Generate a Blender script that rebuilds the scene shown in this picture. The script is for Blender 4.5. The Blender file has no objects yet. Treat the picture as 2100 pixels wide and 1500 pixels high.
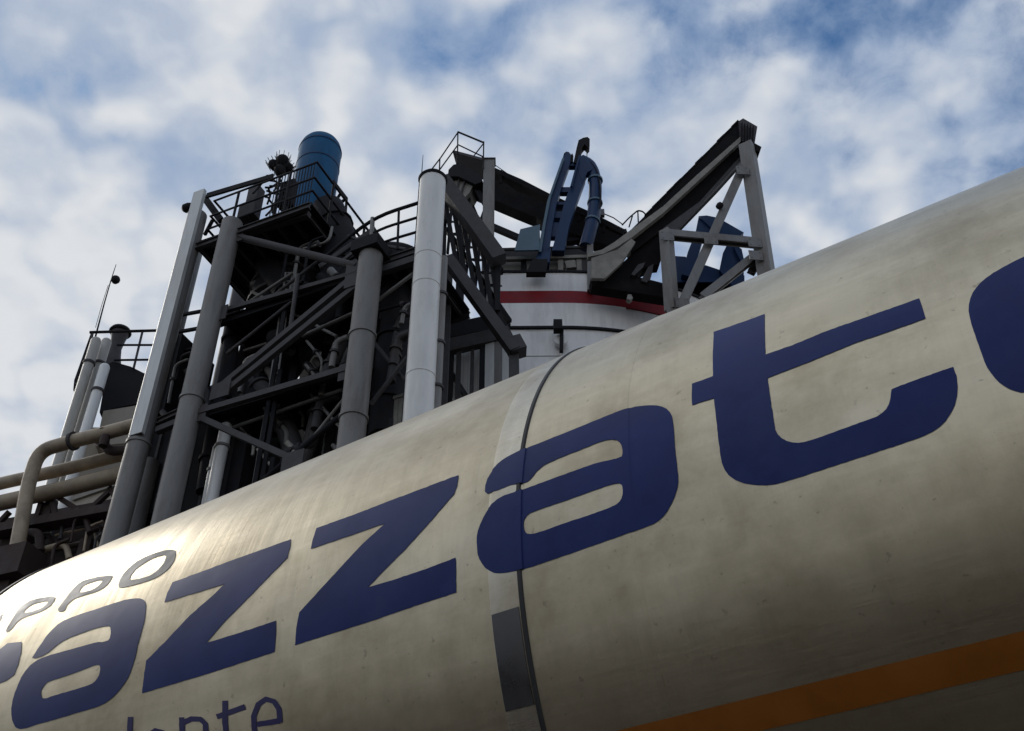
import bpy, bmesh, math, random
from mathutils import Vector, Matrix
from mathutils.geometry import tessellate_polygon
random.seed(7)
V = Vector
rad = math.radians
sc = bpy.context.scene
col = sc.collection

# ------------------------------------------------------------------ camera
F_PX, PITCH, ROLL = 2300.2, rad(39.935), rad(-0.343)
CAM = V((0, 0, 1.2))
fwd = V((0, math.cos(PITCH), math.sin(PITCH)))
r0 = V((1, 0, 0)); u0 = r0.cross(fwd)
RIGHT = r0*math.cos(ROLL) + u0*math.sin(ROLL)
UP = -r0*math.sin(ROLL) + u0*math.cos(ROLL)
cd = bpy.data.cameras.new('camera'); cam = bpy.data.objects.new('camera', cd); col.objects.link(cam)
cam.matrix_world = Matrix(((RIGHT.x, UP.x, -fwd.x, CAM.x), (RIGHT.y, UP.y, -fwd.y, CAM.y), (RIGHT.z, UP.z, -fwd.z, CAM.z), (0, 0, 0, 1)))
cd.sensor_width = 36; cd.lens = F_PX/2100*36; cd.clip_start = .05; cd.clip_end = 3000
sc.camera = cam

# ------------------------------------------------------------------ sky
SUN_AZ, SUN_EL = rad(-54), rad(35)          # azimuth from +Y towards +X
w = bpy.data.worlds.new('World'); sc.world = w; w.use_nodes = True
nt = w.node_tree; nt.nodes.clear()
def wn(t, **k):
    n = nt.nodes.new(t)
    for a, b in k.items(): setattr(n, a, b)
    return n
def wl(a, b): nt.links.new(a, b)
def wmath(op, a, b=None, c=None):
    n = wn('ShaderNodeMath', operation=op)
    for i, x in enumerate((a, b, c)):
        if x is None: continue
        if isinstance(x, (int, float)): n.inputs[i].default_value = x
        else: wl(x, n.inputs[i])
    return n.outputs[0]
def wramp(x, a, b, lo=0., hi=1.):
    n = wn('ShaderNodeMapRange', interpolation_type='SMOOTHSTEP'); wl(x, n.inputs[0])
    for i, v_ in enumerate((a, b, lo, hi)): n.inputs[i+1].default_value = v_
    return n.outputs[0]
sky = wn('ShaderNodeTexSky', sky_type='NISHITA', sun_disc=False)
sky.sun_elevation = SUN_EL; sky.sun_rotation = SUN_AZ; sky.air_density = 1.0; sky.dust_density = .6; sky.ozone_density = 2.5
tc = wn('ShaderNodeTexCoord'); sx = wn('ShaderNodeSeparateXYZ'); wl(tc.outputs['Generated'], sx.inputs[0])
zz = wmath('ADD', wmath('MAXIMUM', sx.outputs[2], 0.0), .22)
cx = wn('ShaderNodeCombineXYZ'); wl(wmath('DIVIDE', sx.outputs[0], zz), cx.inputs[0]); wl(wmath('DIVIDE', sx.outputs[1], zz), cx.inputs[1])
def wnoise(scale, detail, rough, w_, dist=0.):
    n = wn('ShaderNodeTexNoise', noise_dimensions='4D'); wl(cx.outputs[0], n.inputs['Vector'])
    n.inputs['W'].default_value = w_; n.inputs['Scale'].default_value = scale; n.inputs['Detail'].default_value = detail
    n.inputs['Roughness'].default_value = rough; n.inputs['Distortion'].default_value = dist
    return n.outputs[0]
WBIG, WMID = 22.1, 20.5
big = wnoise(.42, 1.5, .5, WBIG); mid = wnoise(5.6, 4, .55, WMID, .3); fine = wnoise(19, 6, .66, 2.7, .3)
wob = wn('ShaderNodeTexNoise'); wl(cx.outputs[0], wob.inputs['Vector']); wob.inputs['Scale'].default_value = 9; wob.inputs['Detail'].default_value = 3
wadd = wn('ShaderNodeMixRGB', blend_type='LINEAR_LIGHT'); wadd.inputs[0].default_value = .10; wl(cx.outputs[0], wadd.inputs[1]); wl(wob.outputs['Color'], wadd.inputs[2])
vor = wn('ShaderNodeTexVoronoi', feature='SMOOTH_F1'); wl(wadd.outputs[0], vor.inputs['Vector']); vor.inputs['Scale'].default_value = 13.5; vor.inputs['Smoothness'].default_value = .6
puff = wmath('SUBTRACT', .62, vor.outputs['Distance'])
dens = wmath('ADD', wmath('ADD', wmath('MULTIPLY', big, 3.0), wmath('MULTIPLY', mid, .66)), wmath('ADD', wmath('MULTIPLY', fine, .48), wmath('MULTIPLY', puff, .36)))
dens = wmath('ADD', dens, wmath('MULTIPLY', wmath('POWER', wmath('SUBTRACT', 1.0, wmath('MAXIMUM', sx.outputs[2], 0.0)), 3.0), .62))
cover = wramp(dens, 1.66, 2.06)
shade = wmath('ADD', wmath('MULTIPLY', dens, .5), wmath('ADD', wmath('MULTIPLY', puff, .42), wmath('MULTIPLY', wnoise(3.4, 3, .5, 21.3, .2), .45)))
cc = wn('ShaderNodeMixRGB'); wl(wramp(shade, 1.08, 1.60), cc.inputs[0])
cc.inputs[1].default_value = (3.4, 4.45, 6.3, 1); cc.inputs[2].default_value = (8.0, 8.25, 8.6, 1)
skyb = wn('ShaderNodeMixRGB', blend_type='MULTIPLY'); skyb.inputs[0].default_value = 1; wl(sky.outputs[0], skyb.inputs[1]); skyb.inputs[2].default_value = (.32, .86, 1.22, 1)
mx = wn('ShaderNodeMixRGB'); wl(cover, mx.inputs[0]); wl(skyb.outputs[0], mx.inputs[1]); wl(cc.outputs[0], mx.inputs[2])
bg = wn('ShaderNodeBackground'); wl(mx.outputs[0], bg.inputs[0]); bg.inputs[1].default_value = .09
wo = wn('ShaderNodeOutputWorld'); wl(bg.outputs[0], wo.inputs[0])

# ------------------------------------------------------------------ sun, exposure
ld = bpy.data.lights.new('sun', 'SUN'); ld.energy = 1.3; ld.angle = rad(22); ld.color = (1, .95, .87)
sun = bpy.data.objects.new('sun', ld); col.objects.link(sun)
sd = V((math.sin(SUN_AZ)*math.cos(SUN_EL), math.cos(SUN_AZ)*math.cos(SUN_EL), math.sin(SUN_EL)))
sun.rotation_euler = sd.to_track_quat('Z', 'Y').to_euler(); sun.location = sd*60
vs = sc.view_settings; vs.view_transform = 'Standard'; vs.look = 'None'; vs.exposure = 0; vs.gamma = 1; vs.use_curve_mapping = False

sc.cycles.max_bounces = 6; sc.cycles.diffuse_bounces = 3; sc.cycles.glossy_bounces = 4

# ------------------------------------------------------------------ materials
MATS = {}
def mat(name, base, rough=.6, metal=0., spec=.5, var=.25, nscale=3., bump=0., bscale=20., rvar=.12, dirt=None, dirt_amt=.0, stretch=(1, 1, 1), dscale=1.2):
    m = bpy.data.materials.new(name); m.use_nodes = True
    t = m.node_tree; N = t.nodes; L = t.links; b = N['Principled BSDF']
    co = N.new('ShaderNodeTexCoord'); mp = N.new('ShaderNodeMapping'); L.new(co.outputs['Object'], mp.inputs[0]); mp.inputs['Scale'].default_value = stretch
    n1 = N.new('ShaderNodeTexNoise'); L.new(mp.outputs[0], n1.inputs['Vector']); n1.inputs['Scale'].default_value = nscale; n1.inputs['Detail'].default_value = 6; n1.inputs['Roughness'].default_value = .65
    r = N.new('ShaderNodeMapRange'); L.new(n1.outputs[0], r.inputs[0]); r.inputs[1].default_value = .25; r.inputs[2].default_value = .75; r.inputs[3].default_value = 1-var; r.inputs[4].default_value = 1+var
    mu = N.new('ShaderNodeMixRGB'); mu.blend_type = 'MULTIPLY'; mu.inputs[0].default_value = 1; mu.inputs[1].default_value = (*base, 1); L.new(r.outputs[0], mu.inputs[2])
    out = mu.outputs[0]
    if dirt:
        n2 = N.new('ShaderNodeTexNoise'); L.new(mp.outputs[0], n2.inputs['Vector']); n2.inputs['Scale'].default_value = dscale; n2.inputs['Detail'].default_value = 8; n2.inputs['Roughness'].default_value = .7
        r2 = N.new('ShaderNodeMapRange'); L.new(n2.outputs[0], r2.inputs[0]); r2.inputs[1].default_value = .48; r2.inputs[2].default_value = .7; r2.inputs[3].default_value = 0; r2.inputs[4].default_value = dirt_amt
        m2 = N.new('ShaderNodeMixRGB'); L.new(r2.outputs[0], m2.inputs[0]); L.new(out, m2.inputs[1]); m2.inputs[2].default_value = (*dirt, 1); out = m2.outputs[0]
    L.new(out, b.inputs['Base Color'])
    r3 = N.new('ShaderNodeMapRange'); L.new(n1.outputs[0], r3.inputs[0]); r3.inputs[1].default_value = .3; r3.inputs[2].default_value = .7; r3.inputs[3].default_value = max(.02, rough-rvar); r3.inputs[4].default_value = min(1, rough+rvar); L.new(r3.outputs[0], b.inputs['Roughness'])
    b.inputs['Metallic'].default_value = metal; b.inputs['Specular IOR Level'].default_value = spec
    if bump:
        n4 = N.new('ShaderNodeTexNoise'); L.new(mp.outputs[0], n4.inputs['Vector']); n4.inputs['Scale'].default_value = bscale; n4.inputs['Detail'].default_value = 4
        bu = N.new('ShaderNodeBump'); bu.inputs['Strength'].default_value = 1; bu.inputs['Distance'].default_value = bump; L.new(n4.outputs[0], bu.inputs['Height']); L.new(bu.outputs[0], b.inputs['Normal'])
    MATS[name] = m
    return m
def tank_mat(name, base, rough, metal):
    """dull aluminium: fine circumferential streaks, smeared dirt along the barrel, shallow dents"""
    m = bpy.data.materials.new(name); m.use_nodes = True; t = m.node_tree; N = t.nodes; L = t.links; b = N['Principled BSDF']
    co = N.new('ShaderNodeTexCoord'); rot = N.new('ShaderNodeMapping'); rot.vector_type = 'POINT'; L.new(co.outputs['Object'], rot.inputs[0]); rot.inputs['Rotation'].default_value = (0, 0, -(math.pi/2-rad(-57.476)))   # x runs along the barrel
    def noise(sc_, scale, det, ro, dist=0.):
        mp = N.new('ShaderNodeMapping'); L.new(rot.outputs[0], mp.inputs[0]); mp.inputs['Scale'].default_value = sc_
        n = N.new('ShaderNodeTexNoise'); L.new(mp.outputs[0], n.inputs['Vector']); n.inputs['Scale'].default_value = scale; n.inputs['Detail'].default_value = det; n.inputs['Roughness'].default_value = ro; n.inputs['Distortion'].default_value = dist
        return n.outputs[0]
    def rng(x, a, b_, lo, hi):
        r = N.new('ShaderNodeMapRange'); L.new(x, r.inputs[0])
        for i, v_ in enumerate((a, b_, lo, hi)): r.inputs[i+1].default_value = v_
        return r.outputs[0]
    def mixc(f, c1, c2):
        x = N.new('ShaderNodeMixRGB'); L.new(f, x.inputs[0])
        for i, c_ in ((1, c1), (2, c2)):
            if isinstance(c_, tuple): x.inputs[i].default_value = (*c_, 1)
            else: L.new(c_, x.inputs[i])
        return x.outputs[0]
    streak = noise((9, .7, .7), 1.6, 6, .65); smear = noise((.6, 6, 6), 2.2, 7, .7, .3); blot = noise((1, 1, 1), 1.7, 8, .68); grain = noise((2, 60, 60), 4, 3, .6); dent = noise((1.6, .8, .8), 1.5, 2, .5); speck = noise((1, 1, 1), 38, 3, .6)
    c_ = mixc(rng(streak, .45, .72, 0, .42), base, tuple(x*.70 for x in base))
    c_ = mixc(rng(smear, .46, .70, 0, .9), c_, (base[0]*1.12, base[1]*1.12, base[2]*1.15))
    c_ = mixc(rng(blot, .42, .66, 0, .85), c_, (.34, .28, .185))
    c_ = mixc(rng(speck, .66, .74, 0, .5), c_, (.20, .17, .12))
    L.new(c_, b.inputs['Base Color'])
    ad = N.new('ShaderNodeMath'); ad.operation = 'ADD'; L.new(rng(blot, .3, .7, rough-.05, rough+.09), ad.inputs[0]); L.new(rng(grain, .3, .7, -.05, .05), ad.inputs[1]); L.new(ad.outputs[0], b.inputs['Roughness'])
    b.inputs['Metallic'].default_value = metal
    b1 = N.new('ShaderNodeBump'); b1.inputs['Strength'].default_value = 1; b1.inputs['Distance'].default_value = .010; L.new(dent, b1.inputs['Height'])
    b2 = N.new('ShaderNodeBump'); b2.inputs['Strength'].default_value = 1; b2.inputs['Distance'].default_value = .0016; L.new(streak, b2.inputs['Height']); L.new(b1.outputs[0], b2.inputs['Normal']); L.new(b2.outputs[0], b.inputs['Normal'])
    MATS[name] = m
tank_mat('tank_metal', (.59, .515, .37), .36, .97)
tank_mat('band_metal', (.63, .58, .47), .30, .93)
mat('dark_reflection', (.11, .11, .115), .34, .9, var=.2, nscale=6, dirt=(.14, .12, .10), dirt_amt=.5)  # dark metal that imitates a reflection on the collar
mat('gasket', (.02, .02, .02), .6, var=.3)
mat('blue_paint', (.0022, .015, .125), .36, spec=.24, var=.3, nscale=6, bump=.003, bscale=2, rvar=.08, dirt=(.018, .032, .115), dirt_amt=.7, dscale=3.)
mat('grey_paint', (.15, .145, .14), .5, var=.25, nscale=9)
mat('indigo_paint', (.02, .014, .10), .45, var=.25, nscale=9)
mat('orange_paint', (.27, .082, .002), .5, var=.2, nscale=6)
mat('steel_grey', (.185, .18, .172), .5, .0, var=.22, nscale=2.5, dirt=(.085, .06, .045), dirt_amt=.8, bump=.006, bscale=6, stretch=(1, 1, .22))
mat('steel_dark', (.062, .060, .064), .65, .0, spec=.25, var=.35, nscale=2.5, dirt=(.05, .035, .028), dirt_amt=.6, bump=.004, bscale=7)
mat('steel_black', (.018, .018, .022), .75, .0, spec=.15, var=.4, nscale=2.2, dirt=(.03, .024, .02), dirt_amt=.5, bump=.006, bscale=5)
mat('galvanised', (.56, .57, .56), .45, .25, var=.16, nscale=4, dirt=(.30, .27, .22), dirt_amt=.35, stretch=(1, 1, .2))
mat('white_paint', (.74, .74, .72), .34, spec=.5, var=.10, nscale=1.5, dirt=(.42, .40, .36), dirt_amt=.35, stretch=(1, 1, .22), bump=.003, bscale=2)
mat('silo_white', (.88, .875, .865), .5, var=.12, nscale=.8, dirt=(.36, .35, .33), dirt_amt=.45, stretch=(1, 1, .18), bump=.004, bscale=2)
mat('red_paint', (.25, .004, .010), .5, spec=.3, var=.2, nscale=2, dirt=(.08, .01, .015), dirt_amt=.5)
mat('plate_blue', (.075, .135, .19), .5, var=.15, nscale=2, dirt=(.05, .09, .12), dirt_amt=.4)
mat('machine_blue', (.006, .030, .095), .42, spec=.3, var=.22, nscale=2.5, dirt=(.008, .015, .04), dirt_amt=.5, stretch=(1, 1, .4), bump=.003, bscale=5)
mat('vessel_blue', (.006, .085, .20), .55, spec=.2, var=.2, nscale=1.6, dirt=(.008, .03, .08), dirt_amt=.5, stretch=(1, 1, .3), bump=.003, bscale=3)
mat('pipe_pale', (.40, .385, .35), .5, var=.2, nscale=3, dirt=(.2, .17, .13), dirt_amt=.5, stretch=(1, 1, .25))
mat('pipe_beige', (.37, .30, .215), .6, var=.22, nscale=3, dirt=(.13, .10, .075), dirt_amt=.6, bump=.006, bscale=5)
mat('rust_dark', (.035, .020, .017), .75, var=.4, nscale=3, dirt=(.06, .035, .025), dirt_amt=.5, bump=.01, bscale=5)
mat('concrete', (.38, .35, .30), .85, var=.2, nscale=1.2, dirt=(.22, .19, .15), dirt_amt=.6, bump=.01, bscale=8, stretch=(1, 1, .4))
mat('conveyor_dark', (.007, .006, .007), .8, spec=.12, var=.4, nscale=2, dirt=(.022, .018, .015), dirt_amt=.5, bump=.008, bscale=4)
mat('dust_grey', (.25, .24, .215), .8, var=.25, nscale=2.5, dirt=(.12, .11, .09), dirt_amt=.7, bump=.006, bscale=6)
mat('earth', (.024, .017, .013), .9, var=.4, nscale=.6, bump=.03, bscale=4)
mat('leaf', (.034, .038, .018), .7, var=.5, nscale=1.5)
mat('bark', (.06, .045, .035), .9, var=.3)
mat('rubber', (.018, .018, .019), .8, var=.3)

# ------------------------------------------------------------------ helpers
def ray(px, py):
    return (fwd*F_PX + RIGHT*(px-1050) + UP*(750-py)).normalized()
def PY(px, py, Y):
    d = ray(px, py); return CAM + d*((Y-CAM.y)/d.y)
class Plane:                                      # a vertical plane in the plant
    def __init__(s, p, az): s.p = p; s.u = V((math.sin(rad(az)), math.cos(rad(az)), 0)); s.n = V((-s.u.y, s.u.x, 0)); s.n = s.n if s.n.y > 0 else -s.n
    def __call__(s, q, off=0.):
        d = ray(*q); p = s.p + s.n*off
        return CAM + d*((p-CAM).dot(s.n)/d.dot(s.n))
def link(o, parent=None):
    col.objects.link(o)
    if parent: o.parent = parent
    return o
def thing(name, label, cat, base, group=None, kind=None):
    o = bpy.data.objects.new(name, None); o.empty_display_size = .3
    o.location = base; o['label'] = label; o['category'] = cat
    if group: o['group'] = group
    if kind: o['kind'] = kind
    link(o); return o
def base_of(o):
    v = V((0, 0, 0))
    while o: v = v + o.location; o = o.parent
    return v
def mesh(name, vs_, fs, m, parent=None, smooth=False, label=None, auto=None):
    b = base_of(parent) if parent else V((0, 0, 0))
    me = bpy.data.meshes.new(name); me.from_pydata([tuple(V(v)-b) for v in vs_], [], fs); me.update()
    if smooth: me.polygons.foreach_set('use_smooth', [True]*len(me.polygons))
    if auto: me.set_sharp_from_angle(angle=rad(auto))
    me.materials.append(MATS[m])
    o = bpy.data.objects.new(name, me); link(o, parent)
    if label: o['label'] = label
    return o
class G:
    """collects shapes in world space; build() makes one mesh"""
    def __init__(s): s.v = []; s.f = []
    def add(s, vs_, fs):
        k = len(s.v); s.v += [V(v) for v in vs_]; s.f += [tuple(i+k for i in f) for f in fs]; return s
    def box(s, c, ax, ay, az):                    # half-axis vectors
        c = V(c); p = [c+ax*i+ay*j+az*k for k in (-1, 1) for j in (-1, 1) for i in (-1, 1)]
        return s.add(p, [(0, 2, 3, 1), (4, 5, 7, 6), (0, 1, 5, 4), (2, 6, 7, 3), (0, 4, 6, 2), (1, 3, 7, 5)])
    def bar(s, a, b, w_, h_, up=None):            # rectangular bar; w_ sideways, h_ along up
        a = V(a); b = V(b); d = (b-a); up = V(up) if up else V((0, 0, 1))
        dn = d.normalized()
        if abs(dn.dot(up)) > .98: up = V((0, 1, 0))
        x = dn.cross(up).normalized(); y = x.cross(dn).normalized()
        return s.box((a+b)/2, d/2, x*w_/2, y*h_/2)
    def ibeam(s, a, b, w_, h_, t=.03, up=None):
        a = V(a); b = V(b); dn = (b-a).normalized(); up = V(up) if up else V((0, 0, 1))
        if abs(dn.dot(up)) > .98: up = V((0, 1, 0))
        x = dn.cross(up).normalized(); y = x.cross(dn).normalized()
        s.box((a+b)/2, (b-a)/2, x*t/2, y*(h_/2-t))
        for k in (-1, 1): s.box((a+b)/2+y*k*(h_/2-t/2), (b-a)/2, x*w_/2, y*t/2)
        return s
    def tube(s, a, b, r1, r2=None, n=16, cap=True):
        return s.path([a, b], [r1, r1 if r2 is None else r2], n, cap)
    def path(s, pts, rs, n=12, cap=True):
        pts = [V(p) for p in pts]; rs = rs if isinstance(rs, (list, tuple)) else [rs]*len(pts)
        k = len(s.v); ref = None
        for i, p in enumerate(pts):
            t = (pts[min(i+1, len(pts)-1)] - pts[max(i-1, 0)]).normalized()
            if ref is None:
                ref = V((0, 0, 1)) if abs(t.z) < .9 else V((1, 0, 0))
            x = ref - t*ref.dot(t); x.normalize(); y = t.cross(x); ref = x
            for j in range(n):
                a = 2*math.pi*j/n; s.v.append(p + (x*math.cos(a)+y*math.sin(a))*rs[i])
        for i in range(len(pts)-1):
            for j in range(n): s.f.append((k+i*n+j, k+i*n+(j+1) % n, k+(i+1)*n+(j+1) % n, k+(i+1)*n+j))
        if cap:
            s.f.append(tuple(k+j for j in reversed(range(n)))); e = k+(len(pts)-1)*n; s.f.append(tuple(e+j for j in range(n)))
        return s
    def lathe(s, c, prof, n=40, axis=None, xdir=None):   # prof [(r, h)]
        c = V(c); ax = V(axis) if axis else V((0, 0, 1)); xd = V(xdir) if xdir else (V((1, 0, 0)) if abs(ax.x) < .9 else V((0, 1, 0)))
        xd = (xd-ax*xd.dot(ax)).normalized(); yd = ax.cross(xd); k = len(s.v)
        for r, h in prof:
            for j in range(n):
                a = 2*math.pi*j/n; s.v.append(c+ax*h+(xd*math.cos(a)+yd*math.sin(a))*max(r, .0005))
        for i in range(len(prof)-1):
            for j in range(n): s.f.append((k+i*n+j, k+i*n+(j+1) % n, k+(i+1)*n+(j+1) % n, k+(i+1)*n+j))
        s.f.append(tuple(k+j for j in reversed(range(n)))); e = k+(len(prof)-1)*n; s.f.append(tuple(e+j for j in range(n)))
        return s
    def plate(s, pts, vec):                       # polygon extruded by vec
        pts = [V(p) for p in pts]; n = len(pts); vec = V(vec)
        return s.add(pts+[p+vec for p in pts], [tuple(range(n)), tuple(reversed(range(n, 2*n)))]+[(i, i+n, (i+1) % n+n, (i+1) % n) for i in range(n)])
    def prism(s, plan, z0, z1): return s.plate([V((p[0], p[1], z0)) for p in plan], (0, 0, z1-z0))
    def build(s, name, m, parent=None, smooth=None, label=None):
        o = mesh(name, s.v, s.f, m, parent, smooth=bool(smooth), label=label, auto=smooth if smooth else None)
        bm = bmesh.new(); bm.from_mesh(o.data); bmesh.ops.recalc_face_normals(bm, faces=bm.faces); bm.to_mesh(o.data); bm.free()
        return o
def rounded(pts, r, n=5):
    """polyline with its corners rounded"""
    pts = [V(p) for p in pts]; out = [pts[0]]
    for i in range(1, len(pts)-1):
        a, b, c = pts[i-1], pts[i], pts[i+1]; d1 = (a-b); d2 = (c-b); k = min(r, d1.length*.45, d2.length*.45)
        p, q = b+d1.normalized()*k, b+d2.normalized()*k
        for j in range(n+1):
            t = j/n; out.append(p*(1-t)**2+b*2*t*(1-t)+q*t*t)
    return out+[pts[-1]]
def struct(o): o['kind'] = 'structure'; return o

# ------------------------------------------------------------------ ground
g = G(); gn = 24; S = 900
vs_ = [(-S+2*S*i/gn, -S+2*S*j/gn, 0) for j in range(gn+1) for i in range(gn+1)]
fs_ = [(j*(gn+1)+i, j*(gn+1)+i+1, (j+1)*(gn+1)+i+1, (j+1)*(gn+1)+i) for j in range(gn) for i in range(gn)]
struct(mesh('ground', vs_, fs_, 'earth'))

# ------------------------------------------------------------------ tank trailer
R = 1.25
TAZ = rad(-57.476); TE = rad(24.855); TD = 3.01695*R; S1 = 1.0987*R; S2 = .8413*R
AX = V((math.sin(TAZ), math.cos(TAZ), 0)); NN = V((math.cos(TAZ), -math.sin(TAZ), 0)); UZ = V((0, 0, 1))
TC = CAM + (NN*math.cos(TE) + UZ*math.sin(TE))*TD
def cyl(s, t, r=R): return TC + AX*s + (-NN*math.cos(t) + UZ*math.sin(t))*r
def on_tank(px, py, r=R):                          # (s along the axis, angle) where a sight line meets the shell
    d = ray(px, py); o = CAM-TC
    dn, du, on, ou = d.dot(NN), d.z, o.dot(NN), o.z
    a = dn*dn+du*du; b = dn*on+du*ou; c = on*on+ou*ou-r*r; D = b*b-a*c
    k = (-b-math.sqrt(max(D, 0)))/a
    p = o+d*k; return p.dot(AX), math.atan2(p.z, -p.dot(NN))
S_END = on_tank(-50, 1262)[0]                       # far end ring of the barrel
S_NEAR = -5.2
tank = thing('tank_trailer', 'silver aluminium tank trailer with large blue lettering across the foreground', 'tank trailer', (TC.x, TC.y, 0))
def barrel(name, s0, s1, r, m, prof=None, label=None, n=256, t0=0, t1=2*math.pi):
    prof = prof or [(s0, r), (s1, r)]
    g = G(); k = 0
    closed = abs(t1-t0) > 6.28
    for s_, rr in prof:
        for j in range(n if closed else n+1): g.v.append(cyl(s_, t0+(t1-t0)*j/n, rr))
    m_ = n if closed else n+1
    for i in range(len(prof)-1):
        for j in range(n): g.f.append((i*m_+j, i*m_+(j+1) % m_, (i+1)*m_+(j+1) % m_, (i+1)*m_+j))
    o = mesh(name, g.v, g.f, m, tank, smooth=True, auto=35, label=label)
    bm = bmesh.new(); bm.from_mesh(o.data); bmesh.ops.recalc_face_normals(bm, faces=bm.faces); bm.to_mesh(o.data); bm.free()
    return o
dome = lambda s, sg, n=14: [(s+sg*.48*math.sin(math.pi/2*i/n), max(.002, R*math.cos(math.pi/2*i/n))) for i in range(n+1)]
prof = list(reversed(dome(S_NEAR, -1))) + [(S_NEAR+(S_END-S_NEAR)*i/40, R) for i in range(1, 40)] + dome(S_END, 1)
shell = barrel('tank_shell', 0, 0, R, 'tank_metal', prof)
# collar beside the dark seam, weld rings
sb = on_tank(1000, 1120)[0]
barrel('collar_band', 0, 0, R, 'band_metal', [(S1+.004, R-.01), (S1+.004, R+.0015), (S1+.012, R+.0022), (sb-.012, R+.0022), (sb, R+.0006), (sb, R-.01)])
barrel('seam', 0, 0, R, 'gasket', [(S1-.010, R-.02), (S1-.010, R+.002), (S1-.007, R+.0045), (S1+.002, R+.0045), (S1+.003, R-.02)])
barrel('weld_ring', 0, 0, R, 'tank_metal', [(S2-.022, R-.01), (S2-.018, R+.0003), (S2, R+.0014), (S2+.018, R+.0003), (S2+.022, R-.01)])
barrel('weld_ring', 0, 0, R, 'gasket', [(S_END-.015, R-.01), (S_END-.012, R+.006), (S_END+.012, R+.006), (S_END+.015, R-.01)])
for k in (-1.6, -4.2):
    barrel('weld_ring', 0, 0, R, 'tank_metal', [(k-.022, R-.01), (k-.018, R+.004), (k, R+.0075), (k+.018, R+.004), (k+.022, R-.01)])

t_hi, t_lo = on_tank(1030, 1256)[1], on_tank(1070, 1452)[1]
barrel('reflection_patch', 0, 0, R, 'dark_reflection', [(S1+.006, R+.002), (S1+.006, R+.0045), (sb-.004, R+.0045), (sb-.004, R+.001)], n=24, t0=t_lo, t1=t_hi, label='dark patch imitating a reflection on the lower part of the collar')  # dark reflection on the lower collar, laid on as a thin patch
def paint(name, polys, m, h=.0014, label=None):
    """polys: list of (outer, holes) in (s, angle); laid on the shell as a thin coat"""
    bm = bmesh.new()
    for outer, holes in polys:
        loops = [outer]+holes
        flat = [V((s_, t_*R, 0)) for lp in loops for s_, t_ in lp]
        tris = tessellate_polygon([[V((s_, t_*R, 0)) for s_, t_ in lp] for lp in loops])
        bv = [bm.verts.new(p) for p in flat]
        for t in tris:
            try: bm.faces.new([bv[i] for i in t])
            except ValueError: pass
    ys = [v.co.y for v in bm.verts]; y0, y1 = min(ys), max(ys); st = rad(2.5)*R
    y = math.ceil(y0/st)*st
    while y < y1:
        bmesh.ops.bisect_plane(bm, geom=bm.verts[:]+bm.edges[:]+bm.faces[:], plane_co=(0, y, 0), plane_no=(0, 1, 0)); y += st
    bmesh.ops.triangulate(bm, faces=bm.faces[:])
    def hh(s_):                                    # the coat follows the collar, the seam and the weld ring
        if S1-.016 <= s_ <= S1+.004: return .0052
        if S1+.004 < s_ <= sb: return .0032
        if abs(s_-S2) < .024: return .0024
        return h
    for xx in (S1-.016, S1+.004, sb, S2-.024, S2+.024, S2):
        for e_ in (-.0004, .0004):
            bmesh.ops.bisect_plane(bm, geom=bm.verts[:]+bm.edges[:]+bm.faces[:], plane_co=(xx+e_, 0, 0), plane_no=(1, 0, 0))
    b = base_of(tank); nr = []
    for v in bm.verts:
        s_, t_ = v.co.x, v.co.y/R
        nr.append(-NN*math.cos(t_)+UZ*math.sin(t_)); v.co = cyl(s_, t_, R+hh(s_))-b
    for f in bm.faces:
        f.normal_update(); c = f.calc_center_median()+b-TC; c -= AX*c.dot(AX)
        if f.normal.dot(c) < 0: f.normal_flip()
        f.smooth = True
    me = bpy.data.meshes.new(name); bm.to_mesh(me); bm.free()
    me.normals_split_custom_set_from_vertices([tuple(n) for n in nr])
    me.materials.append(MATS[m]); o = bpy.data.objects.new(name, me); link(o, tank)
    if label: o['label'] = label
    return o
def chaikin(p, k=1):
    for _ in range(k):
        q = []
        for i in range(len(p)):
            a, b = p[i], p[(i+1) % len(p)]
            q += [(a[0]*.75+b[0]*.25, a[1]*.75+b[1]*.25), (a[0]*.25+b[0]*.75, a[1]*.25+b[1]*.75)]
        p = q
    return p
def dens_(p, step=12):
    q = []
    for i in range(len(p)):
        a, b = p[i], p[(i+1) % len(p)]; n = max(1, int(math.hypot(a[0]-b[0], a[1]-b[1])/step))
        q += [(a[0]+(b[0]-a[0])*j/n, a[1]+(b[1]-a[1])*j/n) for j in range(n)]
    return q
def tr(p, ox, oy, k, sm=0):
    p = [(ox+x/k, oy+y/k) for x, y in p]
    if sm: p = chaikin(p, sm)
    rj = random.Random(len(p)*7+int(p[0][0])); return [on_tank(q[0]+rj.gauss(0, JIT), q[1]+rj.gauss(0, JIT)) for q in dens_(p, 7)]
JIT = .22
Z3 = (0, 1080, 3.2308); Z4 = (550, 800, 2.3333); Z6 = (1350, 500, 2.7267)
a1 = [(205,885),(240,830),(270,785),(330,700),(400,635),(500,592),(620,555),(760,508),(850,482),(925,475),(962,490),(970,535),(960,620),(940,700),(915,790),(890,900),(860,985),(815,1060),(755,1130),(680,1185),(560,1222),(400,1270),(250,1312),(150,1345),(110,1340),(85,1300),(72,1230),(90,1130),(130,1020),(185,935),(235,893),(300,862),(450,822),(560,790),(640,768),(690,766),(728,752),(738,700),(732,662),(680,662),(560,700),(430,752),(370,792),(305,852)]
a1h = [(275,1130),(272,1095),(290,1060),(320,1030),(380,1010),(500,970),(600,930),(655,915),(668,935),(660,980),(640,1020),(600,1050),(500,1080),(380,1115),(290,1145)]
paint('letter', [(tr(a1, *Z3, 1), [tr(a1h, *Z3, 1)])], 'blue_paint', label='first blue letter a')
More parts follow.
